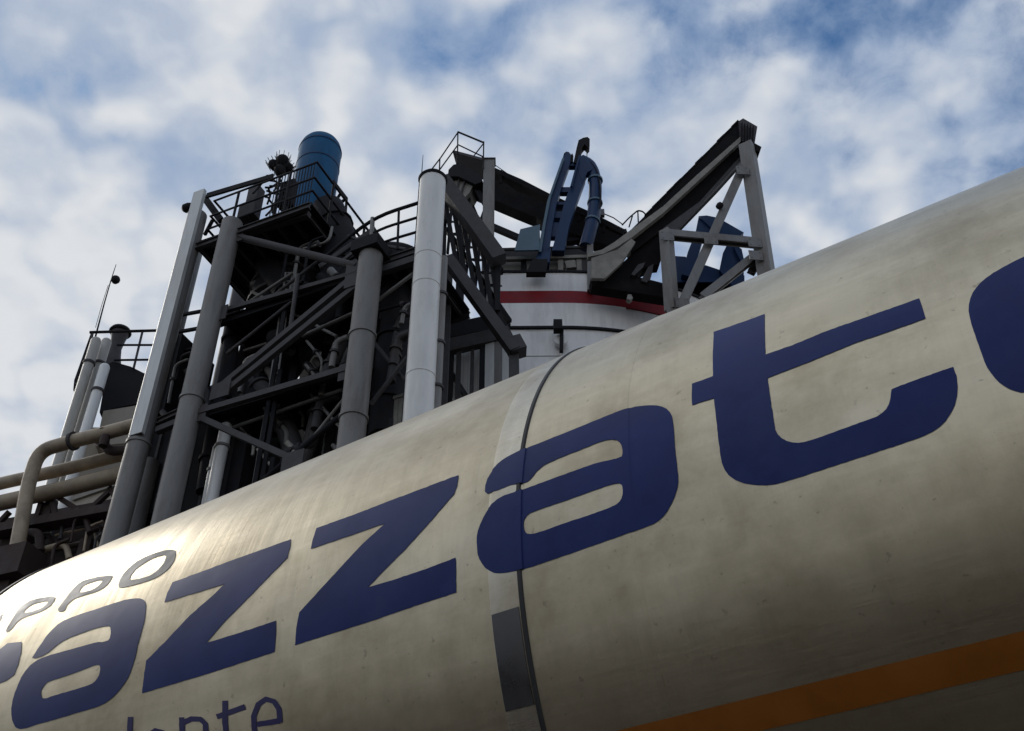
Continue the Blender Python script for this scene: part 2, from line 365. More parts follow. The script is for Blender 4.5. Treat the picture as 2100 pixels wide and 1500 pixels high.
z1 = [(1090,505),(1110,440),(1145,372),(1500,240),(1930,85),(1922,140),(1905,210),(1800,315),(1640,480),(1500,620),(1370,772),(1600,702),(1832,625),(1830,720),(1820,832),(1400,970),(942,1107),(955,1000),(970,890),(1090,770),(1260,590),(1410,460),(1490,382),(1250,455)]
paint('letter', [(tr(z1, *Z3), [])], 'blue_paint', label='first blue letter z')
z2 = [(205,762),(215,715),(232,662),(400,602),(600,525),(760,465),(912,408),(905,460),(890,500),(760,650),(650,770),(530,890),(478,946),(600,910),(750,860),(898,803),(900,880),(900,970),(700,1035),(500,1105),(300,1168),(130,1222),(135,1140),(150,1065),(260,945),(380,815),(450,740),(560,640),(350,712)]
paint('letter', [(tr(z2, *Z4), [])], 'blue_paint', label='second blue letter z')
a2 = [(1036,505),(1042,440),(1070,390),(1110,345),(1160,315),(1210,290),(1350,235),(1500,175),(1620,125),(1700,95),(1780,78),(1850,73),(1900,85),(1930,115),(1940,160),(1945,250),(1955,350),(1965,430),(1955,490),(1920,570),(1880,620),(1830,650),(1700,695),(1500,765),(1300,835),(1200,865),(1120,882),(1070,875),(1030,845),(1005,800),(998,740),(1000,690),(1020,630),(1060,560),(1110,515),(1200,485),(1350,430),(1500,375),(1600,342),(1690,328),(1700,300),(1690,258),(1660,236),(1600,245),(1500,285),(1400,325),(1330,355),(1290,385),(1260,425),(1235,445),(1180,452),(1100,482)]
a2h = [(1222,640),(1230,610),(1260,585),(1400,540),(1550,485),(1650,450),(1695,450),(1700,490),(1690,530),(1660,555),(1550,595),(1400,645),(1290,685),(1245,692),(1228,680)]
paint('letter', [(tr(a2, *Z4, 1), [tr(a2h, *Z4, 1)])], 'blue_paint', label='second blue letter a, crossed by the dark seam')
t1 = [(310,495),(400,465),(500,430),(596,395),(596,500),(600,622),(750,570),(950,487),(1200,400),(1460,307),(1475,350),(1495,420),(1300,490),(1100,558),(900,640),(750,700),(612,752),(625,850),(640,950),(655,1040),(668,1065),(690,1088),(720,1104),(750,1112),(785,1115),(820,1110),(900,1085),(1050,1030),(1220,970),(1252,948),(1275,925),(1290,900),(1298,870),(1305,815),(1450,760),(1650,690),(1668,740),(1675,800),(1672,850),(1660,900),(1640,945),(1610,990),(1575,1025),(1530,1055),(1470,1083),(1350,1125),(1150,1190),(950,1255),(800,1305),(700,1335),(650,1347),(600,1352),(540,1351),(480,1341),(430,1322),(395,1297),(372,1265),(358,1230),(348,1180),(335,1080),(322,960),(312,865),(190,905),(187,850),(190,785),(307,742),(305,620)]
paint('letter', [(tr(t1, *Z6), [])], 'blue_paint', label='blue letter t')
o1 = [(2045,75),(1950,122),(1850,180),(1790,230),(1750,290),(1733,360),(1745,430),(1770,510),(1800,590),(1830,680),(1870,740),(1920,790),(1980,822),(2045,838),(2200,800),(2380,720),(2480,600),(2500,430),(2460,200),(2400,60),(2300,0),(2180,15)]
o1h = [(2090,300),(2180,250),(2270,240),(2310,320),(2320,430),(2280,520),(2180,575),(2110,560),(2085,440)]
paint('letter', [(tr(o1, *Z6, 1), [tr(o1h, *Z6, 1)])], 'blue_paint', label='blue round letter cut by the right edge of the photo')
rr = [(-60,880),(0,815),(50,775),(145,765),(140,840),(120,920),(95,985),(40,1025),(0,1040),(-60,1065)]
paint('letter', [(tr(rr, *Z3), [])], 'blue_paint', label='end of a blue letter at the left edge of the photo')
ppo = [([(780,402),(800,340),(840,290),(900,235),(970,200),(1060,165),(1165,150),(1165,190),(1150,240),(1110,290),(1050,335),(960,370),(870,395),(810,408)], [(855,360),(870,320),(910,275),(970,235),(1040,200),(1105,187),(1095,230),(1060,280),(1010,320),(940,345)]),
       ([(375,565),(420,500),(470,430),(530,370),(620,340),(750,320),(740,350),(700,400),(640,435),(560,455),(490,480),(450,510),(430,565)], [(520,440),(545,400),(600,370),(690,350),(665,385),(620,420),(570,435)]),
       ([(30,705),(80,620),(120,550),(180,500),(260,475),(375,460),(355,510),(290,560),(200,590),(130,615),(70,690)], [(150,580),(180,540),(230,510),(330,490),(300,530),(240,560)]),
       ([(-45,650),(-10,610),(20,575),(10,610),(-15,645),(-30,668)], [])]
for (o_, h_), l in zip(ppo, ('faint grey letter O', 'faint grey letter P next to the O', 'faint grey letter P', 'end of a faint grey letter')):
    paint('letter', [(tr(o_, *Z3, 1 if h_ else 0), [tr(h_, *Z3, 1)] if h_ else [])], 'grey_paint', label=l)
def stroke(p, w_):
    p = [V((a, b)) for a, b in p]; L_, R_ = [], []
    for i, q in enumerate(p):
        d = (p[min(i+1, len(p)-1)]-p[max(i-1, 0)]).normalized(); n = V((-d.y, d.x))*w_/2
        L_.append(tuple(q+n)); R_.append(tuple(q-n))
    return L_+R_[::-1]
def e_(cx_, cy_, k): return [[(cx_-55*k, cy_+22*k), (cx_+95*k, cy_-2*k)], [(cx_+95*k, cy_+10*k), (cx_+88*k, cy_-80*k), (cx_+55*k, cy_-130*k), (cx_, cy_-145*k), (cx_-50*k, cy_-110*k), (cx_-80*k, cy_-30*k), (cx_-75*k, cy_+60*k), (cx_-40*k, cy_+120*k), (cx_+30*k, cy_+130*k), (cx_+85*k, cy_+90*k)]]
small = {'small indigo letter n': [[(1205,1265),(1212,1480)], [(1215,1300),(1270,1276),(1330,1278),(1362,1310),(1368,1460)]],
         'small indigo letter t': [[(1492,1155),(1492,1300),(1505,1420),(1560,1440)], [(1438,1262),(1625,1196)]],
         'last small indigo letter e': e_(1762, 1290, 1.0),
         'tip of a small indigo letter e': e_(1030, 1490, .95),
         'tip of a small indigo letter i': [[(866,1262),(862,1330),(864,1560)]]}
for l, ss in small.items():
    paint('letter', [(tr(stroke(p, 36), *Z3), []) for p in ss], 'indigo_paint', label=l)
# orange stripe round the lower flank
tS0 = on_tank(2100, 1294)[1]; tS1 = on_tank(2100, 1374)[1]
n_ = 160
st = [(S_NEAR+.05+(S_END-.1-S_NEAR)*i/n_, tS0) for i in range(n_+1)]+[(S_END-.05-(S_END-.1-S_NEAR)*i/n_, tS1) for i in range(n_+1)]
paint('stripe', [(st, [])], 'orange_paint', label='orange painted stripe')
# chassis below the barrel
zt = TC.z-R
for k in (-.5, .5):
    G().ibeam(TC+AX*(S_NEAR)-UZ*(R+.18)+NN*k, TC+AX*(S_END-.3)-UZ*(R+.18)+NN*k, .16, .30).build('chassis_rail', 'steel_dark', tank)
for s_ in (S_NEAR+.6, -2.6, -.2, 1.9, S_END-.7):
    g = G(); g.plate([cyl(s_, rad(a), R+.004) for a in range(-140, -39, 10)]+[TC+AX*s_-UZ*(R+.05)+NN*(-.75), TC+AX*s_-UZ*(R+.05)+NN*.75], AX*.12); g.build('saddle', 'steel_dark', tank)
for s_ in (S_NEAR+.7, S_NEAR+2.0, S_NEAR+3.3):
    ax_ = G().tube(TC+AX*s_+NN*-1.1-UZ*(TC.z-.5), TC+AX*s_+NN*1.1-UZ*(TC.z-.5), .07, n=12).build('axle', 'steel_dark', tank)
    for k in (-1, 1):
        c = TC+AX*s_+NN*k*1.0-UZ*(TC.z-.52)
        wh = G().lathe(c, [(.28, -.17), (.46, -.17), (.505, -.12), (.52, 0), (.505, .12), (.46, .17), (.28, .17)], 32, axis=NN).build('wheel', 'rubber', tank, smooth=40)
        G().lathe(c, [(.05, -.18), (.27, -.14), (.285, -.10), (.285, .10), (.27, .14), (.05, .18)], 24, axis=NN).build('rim', 'galvanised', wh, smooth=40)
    for k in (-.5, .5): G().bar(TC+AX*s_-UZ*(TC.z-.5)+NN*k, TC+AX*s_-UZ*(R+.33)+NN*k, .1, .1).build('suspension', 'steel_dark', tank)
for k in (-.6, .6):
    p = TC+AX*(S_END-1.6)+NN*k; G().bar((p.x, p.y, .03), (p.x, p.y, zt-.33), .14, .14).box((p.x, p.y, .02), V((.18, 0, 0)), V((0, .18, 0)), V((0, 0, .02))).build('landing_leg', 'steel_dark', tank)

# ------------------------------------------------------------------ treeline across the yard, behind the viewer, added tall to darken the tank's reflection
def added_woodland(cx_, cy_, length, az, h, seed):
    rnd = random.Random(seed); g = G(); u = V((math.sin(rad(az)), math.cos(rad(az)), 0)); n = V((-u.y, u.x, 0)); c = V((cx_, cy_, 0))
    for i in range(int(length/2.6)):
        o = c+u*(-length/2+i*2.6+rnd.uniform(-1, 1))+n*rnd.uniform(-2, 2); hh_ = h*rnd.uniform(.7, 1.15)
        g.tube(o, o+V((0, 0, hh_*.6)), .16, .07, 6)
        for j in range(260):
            a = rnd.uniform(0, 6.283); z = rnd.betavariate(1.6, 1.5); r_ = (1.2+1.9*math.sin(math.pi*min(1, z*.9+.1)))*math.sqrt(rnd.random())
            p = o+V((math.cos(a)*r_, math.sin(a)*r_, hh_*(.12+.88*z))); q = V((rnd.gauss(0, 1), rnd.gauss(0, 1), rnd.gauss(0, 1))).normalized(); e1 = q.orthogonal().normalized(); e2 = q.cross(e1); k = rnd.uniform(.22, .5)
            g.add([p-e1*k, p+e2*k*.6, p+e1*k, p-e2*k*.6], [(0, 1, 2, 3)])
    o = mesh('added_woodland', g.v, g.f, 'leaf'); o['kind'] = 'stuff'; o['label'] = 'dark line of trees across the yard, seen only as a reflection'; o['category'] = 'trees'
    return o
added_woodland(-33, -15, 100, -25, 19.5, 3)

# ================================================================== the plant
C0 = PY(742, 720, 24.); FP = Plane(C0, -66)
def vert(P, q, top, off=0., z0=0.):                  # a vertical through pixel q, its top at the height seen at pixel top
    p = P(q, off); t = P(top, off); return V((p.x, p.y, z0)), V((p.x, p.y, t.z))
def rail_run(pts, parent, r=.035, m='steel_black', n=8, name='handrail'):
    return G().path(pts, r, n).build(name, m, parent, smooth=50)

# ---- left steel tower -------------------------------------------------------------------------------
p = FP((560, 800)); tower = thing('steel_tower', 'tall dark steel tower of tube columns and crossing braces, railed platform on top', 'tower', (p.x, p.y, 0))
def T(name, a, b, r_, m='steel_dark', off=0., off2=None, n=14, parent=None):
    return G().tube(FP(a, off), FP(b, off if off2 is None else off2), r_, n=n).build(name, m, parent or tower, smooth=45)
def B(name, a, b, w_, h_, m='steel_dark', off=0., off2=None, I=False, parent=None):
    P_, Q_ = FP(a, off), FP(b, off if off2 is None else off2); g = G()
    (g.ibeam if I else g.bar)(P_, Q_, w_, h_); return g.build(name, m, parent or tower)
colB = vert(FP, (392, 830), (467, 462)); colC = vert(FP, (738, 740), (766, 520)); colA = vert(FP, (274, 950), (398, 445)); colE = vert(FP, (372, 625), (392, 520), 2.2)
zj = FP((398, 820)).z
def pipe_col(ab, r_, m, joints=(), label=None):
    a, b = ab; g = G().tube(a, b, r_, n=28); o = g.build('column', m, tower, smooth=45, label=label)
    for z in joints: G().lathe((a.x, a.y, z), [(r_+.005, -.06), (r_+.035, -.05), (r_+.035, .05), (r_+.005, .06)], 28).build('collar', m, o, smooth=40)
    return o
zA = FP((290, 905)).z
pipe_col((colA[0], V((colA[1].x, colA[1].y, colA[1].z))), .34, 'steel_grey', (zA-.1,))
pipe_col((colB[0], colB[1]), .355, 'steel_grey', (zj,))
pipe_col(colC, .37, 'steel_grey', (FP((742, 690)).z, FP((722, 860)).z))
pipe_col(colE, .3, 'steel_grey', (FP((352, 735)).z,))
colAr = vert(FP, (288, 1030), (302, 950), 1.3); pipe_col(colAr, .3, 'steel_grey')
# rear columns of the tower
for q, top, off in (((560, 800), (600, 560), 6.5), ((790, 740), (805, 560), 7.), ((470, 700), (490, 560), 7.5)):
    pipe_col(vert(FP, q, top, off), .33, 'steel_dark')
# light galvanised cable channel up the outer column
a = V((colA[0].x, colA[0].y, zA)); b = V((colA[1].x, colA[1].y, FP((404, 412)).z))
ch = FP.u*-1; out = -FP.n
g = G(); o_ = ch*.16+out*.36
g.bar(a+o_, b+o_, .46, .03, up=out).bar(a+o_+ch*.215-out*.07, b+o_+ch*.215-out*.07, .03, .12, up=out).bar(a+o_-ch*.215-out*.07, b+o_-ch*.215-out*.07, .03, .12, up=out)
g.build('cable_channel', 'galvanised', tower, label='light galvanised channel up the outer column')
ph = FP((392, 434)); lamp = G().lathe(ph-FP.n*.2, [(.02, -.22), (.12, -.2), (.17, -.05), (.17, .12), (.10, .2), (.02, .22)], 16, axis=FP.u).build('lamp_head', 'steel_black', tower, smooth=40)
# cap on column C, platform to the right of it
c = colC[1]; G().box(c+V((0, 0, .12)), FP.u*.46, FP.n*.46, V((0, 0, .22))).build('column_cap', 'steel_black', tower)
# upper platform of the tower
zd = (FP((397, 500)).z+FP((636, 422)).z)/2
eA = FP((397, 500)); eB = FP((636, 421)); eA.z = eB.z = zd
def platform(parent, a, b, depth, m_deck='steel_black', m_beam='steel_dark', joists=7, h=.26, name='deck'):
    nv = depth; g = G(); g.plate([a+V((0, 0, .03)), b+V((0, 0, .03)), b+nv+V((0, 0, .03)), a+nv+V((0, 0, .03))], (0, 0, .06)); g.build(name, m_deck, parent)
    for k in (0, 1):
        G().ibeam(a+nv*k-V((0, 0, h/2)), b+nv*k-V((0, 0, h/2)), .16, h).build('edge_beam', m_beam, parent)
    for i in range(joists):
        q = a.lerp(b, (i+.5)/joists)-V((0, 0, .11)); G().ibeam(q+nv*.02, q+nv*.98, .1, .18, .02).build('joist', m_beam, parent)
platform(tower, eA, eB, FP.n*5.5, joists=8)
B('beam', (398, 512), (634, 440), .2, .22, off=.25)
# platform railing
def railing(parent, pts, hgt, posts, rails=(1., .55), r=.04, m='steel_black', toe=False):
    rl = None
    for k in rails:
        rl = G().path([p+V((0, 0, hgt*k)) for p in pts], r, 8).build('handrail', m, parent, smooth=50)
    L_ = [0]
    for i in range(len(pts)-1): L_.append(L_[-1]+(pts[i+1]-pts[i]).length)
    for k in range(posts):
        d = L_[-1]*k/(posts-1)
        for i in range(len(pts)-1):
            if d <= L_[i+1]+1e-6:
                p = pts[i].lerp(pts[i+1], (d-L_[i])/max(1e-6, L_[i+1]-L_[i])); break
        G().tube(p, p+V((0, 0, hgt)), r, n=8).build('railing_post', m, parent, smooth=50)
hr = FP((651, 333)).z-zd
ra, rb = eA+(eB-eA)*.10, eB.copy()
railing(tower, [ra+FP.n*5.4, ra, rb, rb+FP.n*5.4], hr, 8, (1., .62, .3), r=.05)
B('brace', (421, 408), (455, 455), .24, .24, 'steel_black', off=.4)
B('brace', (436, 452), (420, 482), .1, .1, 'steel_black', off=.4)
G().bar(FP((424, 402), .05), FP((560, 362), .05), .08, .22).build('kick_plate', 'steel_black', tower)
for q in ((521, 418), (505, 440)):
    p = FP(q, .9); G().box(p, FP.u*.22, FP.n*.2, V((0, 0, .75 if q[0] == 521 else .35))).build('cabinet', 'steel_dark', tower)
# braces of the front face
T('brace', (480, 484), (732, 547), .13, 'steel_dark', .1)
for a_, b_ in (((450, 797), (727, 568)), ((453, 813), (741, 580))): B('brace', a_, b_, .17, .2, 'steel_dark', .12)
B('brace', (445, 642), (726, 562), .14, .16, 'steel_dark', .3)
T('brace', (465, 726), (617, 604), .055, 'steel_dark', .5); T('brace', (560, 608), (656, 533), .055, 'steel_dark', .5)
T('brace', (611, 564), (596, 672), .07, 'steel_dark', .15)
B('beam', (402, 848), (716, 756), .16, .2, 'steel_dark', .05)
B('brace', (399, 852), (620, 951), .15, .18, 'steel_dark', .08); T('brace', (540, 985), (712, 842), .085, 'steel_black', .6)
B('beam', (325, 866), (386, 838), .18, .22, 'steel_dark', .05, I=True); B('beam', (322, 884), (388, 857), .18, .2, 'steel_dark', .05)
B('beam', (388, 512), (470, 484), .2, .3, 'steel_black', .3, I=True)
for y_ in (648, 682, 722): B('beam', (362, y_), (412, y_-9), .1, .1, 'steel_black', 1.2)
for k, (q1, q2) in enumerate((((400, 850), (430, 800)), ((738, 760), (770, 700)), ((470, 480), (560, 560)))):
    G().bar(FP(q1, 0), FP(q2, 6.5), .18, .22).build('beam', 'steel_dark', tower)
# intermediate floors inside
for (qa, qb), dd in ((((410, 842), (715, 757)), 1.6), (((450, 655), (720, 566)), 1.6)):
    a = FP(qa, .5); b = FP(qb, .5); a.z = b.z = (a.z+b.z)/2; platform(tower, a, b, FP.n*dd, 'steel_black', 'steel_black', 6, .3, 'floor')
# platform between column C and the white stack, with railing and stair rail
qa, qb = FP((745, 545), .4), FP((868, 506), .4); zp = (qa.z+qb.z)/2; qa.z = qb.z = zp
walk = thing('walkway', 'dark steel walkway with curved handrails between tower column and white stack', 'walkway', (qa.x, qa.y, 0))
platform(walk, qa, qb, FP.n*3.2, joists=4)
G().bar(qa-V((0, 0, .5)), qb-V((0, 0, .5)), .2, .26).build('beam', 'steel_dark', walk)
for k_, (a_, b_, c_) in enumerate((((671, 524), (766, 446), (866, 414)), ((700, 522), (772, 472), (864, 444)), ((716, 532), (784, 497), (862, 474)))):
    rail_run(rounded([FP(a_, .45), FP(b_, .45), FP(c_, .45)], .8), walk, .06 if k_ == 0 else .045)
for q in ((764, 448, 517), (818, 432, 512)):
    G().tube(FP((q[0], q[1]), .45), FP((q[0]-3, q[2]), .45), .075 if q[0] == 764 else .04, n=10).build('railing_post', 'steel_grey' if q[0] == 764 else 'steel_black', walk, smooth=50)
rail_run(rounded([FP((714, 485), .5), FP((760, 500), .5), FP((832, 512), .5)], .6), walk, .06, 'steel_dark')
G().bar(FP((655, 548), .7), FP((770, 468), .7), .06, .22).build('stair_stringer', 'steel_dark', walk)
G().bar(FP((690, 545), .2), FP((750, 498), .2), .06, .12).build('stair_stringer', 'steel_dark', walk)

# ---- vessels and ducts inside the tower ---------------------------------------------------------------
def vessel(name, label, cat, c, prof, m, rings=(), group=None, n=40):
    t = thing(name, label, cat, (c.x, c.y, 0), group)
    G().lathe((c.x, c.y, 0), prof, n).build('body', m, t, smooth=35)
    for r_, z in rings: G().lathe((c.x, c.y, z), [(r_-.02, -.09), (r_+.07, -.07), (r_+.07, .07), (r_-.02, .09)], n).build('ring', 'steel_dark' if m != 'steel_dark' else 'steel_black', t, smooth=30)
    return t
def zat(q, off): return FP(q, off).z
def hop(name, label, q, off, r_, ytop, ycyl, ybot, m='steel_black', rneck=.35, legs=True, rings=2):
    c = FP(q, off); f = lambda y: FP((q[0]+(q[1]-y)*.17*(1-(q[0]-300)/900), y), off).z
    z0, z1, z2 = f(ybot), f(ycyl), f(ytop)
    t = vessel(name, label, 'hopper', c, [(rneck, z0-.6), (rneck, z0), (r_, z1), (r_, z2), (r_*.8, z2+.35), (.05, z2+.5)], m, [(r_, z1+(z2-z1)*k/(rings+1)) for k in range(1, rings+1)]+[(r_, z1)])
    if legs:
        for a in (0, 1.57, 3.14, 4.71):
            d = V((math.cos(a+.5), math.sin(a+.5), 0))*(r_*.92); G().bar((c.x+d.x, c.y+d.y, 0), (c.x+d.x, c.y+d.y, z1+.4), .22, .22).build('leg', 'steel_black', t)
    G().tube((c.x, c.y, z0-.6), (c.x, c.y, .0), .16, n=12).build('discharge_pipe', 'steel_black', t, smooth=45)
    return t
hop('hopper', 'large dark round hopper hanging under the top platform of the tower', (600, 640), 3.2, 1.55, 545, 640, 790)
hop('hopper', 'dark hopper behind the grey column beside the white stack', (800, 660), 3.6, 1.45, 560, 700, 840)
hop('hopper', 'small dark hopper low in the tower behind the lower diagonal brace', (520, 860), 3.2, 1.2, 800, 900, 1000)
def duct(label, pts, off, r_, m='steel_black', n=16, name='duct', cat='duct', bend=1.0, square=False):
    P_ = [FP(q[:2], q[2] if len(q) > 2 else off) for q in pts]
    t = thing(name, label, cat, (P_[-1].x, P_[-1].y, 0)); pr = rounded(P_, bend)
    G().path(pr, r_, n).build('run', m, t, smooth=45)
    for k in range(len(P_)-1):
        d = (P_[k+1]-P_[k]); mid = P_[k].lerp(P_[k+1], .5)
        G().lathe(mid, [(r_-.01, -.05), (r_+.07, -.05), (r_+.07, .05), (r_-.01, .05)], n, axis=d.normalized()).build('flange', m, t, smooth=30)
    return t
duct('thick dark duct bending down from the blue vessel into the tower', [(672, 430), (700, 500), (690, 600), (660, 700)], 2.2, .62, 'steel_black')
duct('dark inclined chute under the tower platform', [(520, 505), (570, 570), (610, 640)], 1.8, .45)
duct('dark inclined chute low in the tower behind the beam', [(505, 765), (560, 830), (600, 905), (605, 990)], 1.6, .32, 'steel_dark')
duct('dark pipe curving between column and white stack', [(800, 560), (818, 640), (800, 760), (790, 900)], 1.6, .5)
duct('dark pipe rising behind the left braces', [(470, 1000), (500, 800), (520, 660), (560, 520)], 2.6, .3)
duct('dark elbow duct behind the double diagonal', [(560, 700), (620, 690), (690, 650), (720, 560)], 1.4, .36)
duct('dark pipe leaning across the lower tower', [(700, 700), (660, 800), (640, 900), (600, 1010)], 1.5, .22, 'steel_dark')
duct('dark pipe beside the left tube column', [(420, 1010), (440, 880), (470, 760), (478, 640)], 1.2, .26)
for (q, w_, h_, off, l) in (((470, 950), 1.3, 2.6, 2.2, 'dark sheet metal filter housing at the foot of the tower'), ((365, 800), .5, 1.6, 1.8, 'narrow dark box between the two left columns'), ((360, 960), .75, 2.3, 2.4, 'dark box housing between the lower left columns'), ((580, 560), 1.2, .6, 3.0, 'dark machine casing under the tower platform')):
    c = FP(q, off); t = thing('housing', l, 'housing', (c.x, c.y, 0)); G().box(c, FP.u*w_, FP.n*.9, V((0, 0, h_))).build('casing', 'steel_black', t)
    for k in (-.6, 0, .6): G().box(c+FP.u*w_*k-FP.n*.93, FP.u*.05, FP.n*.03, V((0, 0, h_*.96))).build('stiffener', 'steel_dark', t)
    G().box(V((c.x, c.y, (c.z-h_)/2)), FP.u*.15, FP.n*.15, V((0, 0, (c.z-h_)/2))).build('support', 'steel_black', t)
def pipework(label, seed, box, n, off, m):
    rn = random.Random(seed); x0, y0, x1, y1 = box; p = FP(((x0+x1)/2, y1), off[0]); t = thing('pipework', label, 'pipes', (p.x, p.y, 0))
    for k in range(n):
        x, y = rn.uniform(x0, x1), rn.uniform(y0, y1); o = rn.uniform(*off); a = rn.choice((0, 1, 2)); l = rn.uniform(30, 90)
        if a == 0: q = [(x, y), (x+l*.18, y-l), (x+l*.18+rn.uniform(20, 45), y-l-10)]
        elif a == 1: q = [(x, y), (x+l, y-l*.28), (x+l+6, y-l*.28-30)]
        else: q = [(x, y), (x+l*.5, y+l*.6), (x+l*.45, y+l)]
        r_ = rn.choice((.05, .07, .1, .14)); P_ = [FP(u, o) for u in q]
        o_ = G().path(rounded(P_, .35, 4), r_, 10).build('pipe', rn.choice(m), t, smooth=50)
        d = (P_[1]-P_[0]).normalized(); G().lathe(P_[0].lerp(P_[1], .6), [(r_, -.04), (r_+.05, -.04), (r_+.05, .04), (r_, .04)], 10, axis=d).build('flange', 'steel_dark', o_, smooth=30)
    g = FP(((x0+x1)/2, y1), off[0]); G().bar(V((g.x, g.y, 0)), g, .12, .12).build('support', 'steel_black', t)
    return t
pipework('tangle of small grey pipes under the top platform of the tower', 1, (490, 500, 690, 600), 12, (.6, 2.4), ('steel_dark', 'steel_grey', 'steel_black'))
pipework('tangle of small grey pipes in the middle of the tower', 2, (460, 640, 690, 760), 14, (.7, 2.6), ('steel_dark', 'steel_grey', 'steel_dark'))
pipework('tangle of small grey pipes low in the tower just above the tank', 3, (430, 800, 690, 940), 18, (.7, 2.4), ('steel_dark', 'steel_grey', 'pipe_pale'))
pipework('tangle of small pipes between the left tube columns', 4, (330, 720, 400, 920), 8, (.5, 1.8), ('steel_dark', 'steel_grey'))
pipework('tangle of small pipes between grey column and white stack', 5, (765, 600, 840, 860), 10, (.6, 2.2), ('steel_dark', 'steel_grey', 'steel_black'))
T('brace', (480, 640), (600, 560), .05, 'steel_grey', .9); T('brace', (620, 690), (730, 640), .06, 'steel_grey', .7); T('brace', (500, 720), (700, 655), .05, 'steel_grey', 1.4)
T('brace', (520, 600), (690, 690), .05, 'steel_grey', 1.1); T('brace', (470, 880), (700, 800), .06, 'steel_grey', 1.0); T('brace', (640, 900), (720, 800), .05, 'steel_grey', .8); T('brace', (620, 790), (700, 880), .05, 'steel_grey', 1.2); T('brace', (770, 620), (850, 560), .06, 'steel_grey', .6); T('brace', (760, 830), (846, 720), .07, 'steel_dark', .6); T('brace', (765, 700), (845, 800), .06, 'steel_dark', .8)
lad = thing('ladder', 'narrow grey ladder rising inside the tower behind the double diagonal', 'ladder', FP((560, 760), 1.)*1)
lad.location.z = 0
for x_ in (552, 566): G().bar(FP((x_, 800), 1.), FP((x_+34, 560), 1.), .05, .07).build('stile', 'steel_grey', lad)
for k in range(15): f_ = k/14; G().tube(FP((552+34*f_, 800-240*f_), 1.), FP((566+34*f_, 800-240*f_), 1.), .022, n=6).build('rung', 'steel_grey', lad)
G().bar(V((FP((552, 800), 1.).x, FP((552, 800), 1.).y, 0)), FP((552, 800), 1.), .05, .07).build('stile', 'steel_grey', lad)
# gusset plates where braces meet the columns
for q in ((452, 800), (727, 572), (404, 850), (716, 760), (447, 645), (482, 486), (730, 546), (600, 945)):
    p_ = FP(q, .02); G().box(p_, FP.u*.34, FP.n*.02, V((0, 0, .30))).build('gusset', 'steel_dark', tower)
# pale vent pipes at the foot of the tower
for q, top, r_, l in (((449, 950), (464, 868), .19, 'short white vent pipe with rounded top at the foot of the tower'), ((430, 980), (438, 915), .09, 'thin pale pipe just left of the white vent pipe')):
    a, b = vert(FP, q, top, .9); t = thing('vent_pipe', l, 'pipe', (a.x, a.y, 0))
    G().lathe((a.x, a.y, 0), [(r_, 0), (r_, b.z-r_), (r_*.87, b.z-r_*.5), (r_*.5, b.z-r_*.13), (.01, b.z)], 24).build('pipe', 'white_paint', t, smooth=40)
    G().lathe((a.x, a.y, b.z-.9), [(r_, -.04), (r_+.04, -.04), (r_+.04, .04), (r_, .04)], 24).build('collar', 'steel_grey', t, smooth=30)

# ---- blue dome-topped vessel --------------------------------------------------------------------------
c = FP((654, 330), 3.0); zt_ = FP((652, 315), 3.0).z; zb_ = FP((668, 452), 3.0).z
rv = .84
t = thing('filter_vessel', 'blue round filter vessel with domed top rising above the tower platform', 'vessel', (c.x, c.y, 0))
G().lathe((c.x, c.y, 0), [(.35, zb_-3.2), (rv*.6, zb_-2.4), (rv, zb_-.9), (rv, zt_)]+[(rv*math.cos(a), zt_+rv*math.sin(a)) for a in [math.pi/2*k/8 for k in range(1, 9)]], 56).build('shell', 'vessel_blue', t, smooth=40)
G().tube((c.x, c.y, zb_-3.2), (c.x, c.y, 0), .34, n=20).build('outlet_pipe', 'steel_black', t, smooth=40)
for z_ in (zb_-.2, zt_-1.0, zt_): G().lathe((c.x, c.y, z_), [(rv-.01, -.03), (rv+.018, -.03), (rv+.018, .03), (rv-.01, .03)], 56).build('cladding_band', 'machine_blue', t, smooth=30)
cage = thing('ladder_cage', 'dark bent ladder cage clinging to the right side of the blue domed vessel', 'ladder', (c.x+rv, c.y, 0))
for o_ in (2.6, 3.3):
    rail_run([FP((684, 372), o_), FP((711, 407), o_), FP((706, 470), o_), FP((690, 470), o_)], cage, .05)
for a_, b_ in (((711, 407), (688, 424)), ((709, 430), (686, 450)), ((706, 455), (690, 440)), ((700, 395), (690, 410))):
    G().bar(FP(a_, 2.6), FP(b_, 3.0), .09, .09).build('hoop', 'steel_black', cage)
G().tube(FP((694, 500), 3.), V((FP((694, 500), 3.).x, FP((694, 500), 3.).y, 0)), .07, n=8).build('stile', 'steel_black', cage, smooth=50)
# lamp cluster on the railing
p = FP((575, 372), .4); t = thing('lamp_cluster', 'black cluster of ribbed lamp heads and cables left of the blue domed vessel', 'lamps', (p.x, p.y, zd))
G().tube(V((p.x, p.y, zd+.09)), FP((577, 345), .4), .05, n=8).build('stem', 'steel_black', t, smooth=50)
for q, rr_, tilt in (((562, 340), .19, -.5), ((579, 333), .23, .1), ((590, 345), .17, .7), ((574, 352), .2, -.1)):
    cc_ = FP(q, .4+random.uniform(-.15, .15)); ax_ = (V((tilt, -.35, .9))).normalized()
    h_ = G().lathe(cc_, [(rr_*.3, -rr_*1.2), (rr_*.75, -rr_*.7), (rr_, 0), (rr_*.95, rr_*.7), (rr_*.6, rr_*1.1), (.01, rr_*1.2)], 14, axis=ax_).build('lamp_head', 'steel_black', t, smooth=50)
    g = G()
    for k in range(9):
        a = 6.283*k/9; e = ax_.orthogonal().normalized(); d = (e*math.cos(a)+ax_.cross(e)*math.sin(a)); g = G().bar(cc_-ax_*rr_*.6+d*rr_, cc_+ax_*rr_*1.5+d*rr_*1.12, .018, .018); g.build('guard_wire', 'steel_black', h_)
rnd = random.Random(5)
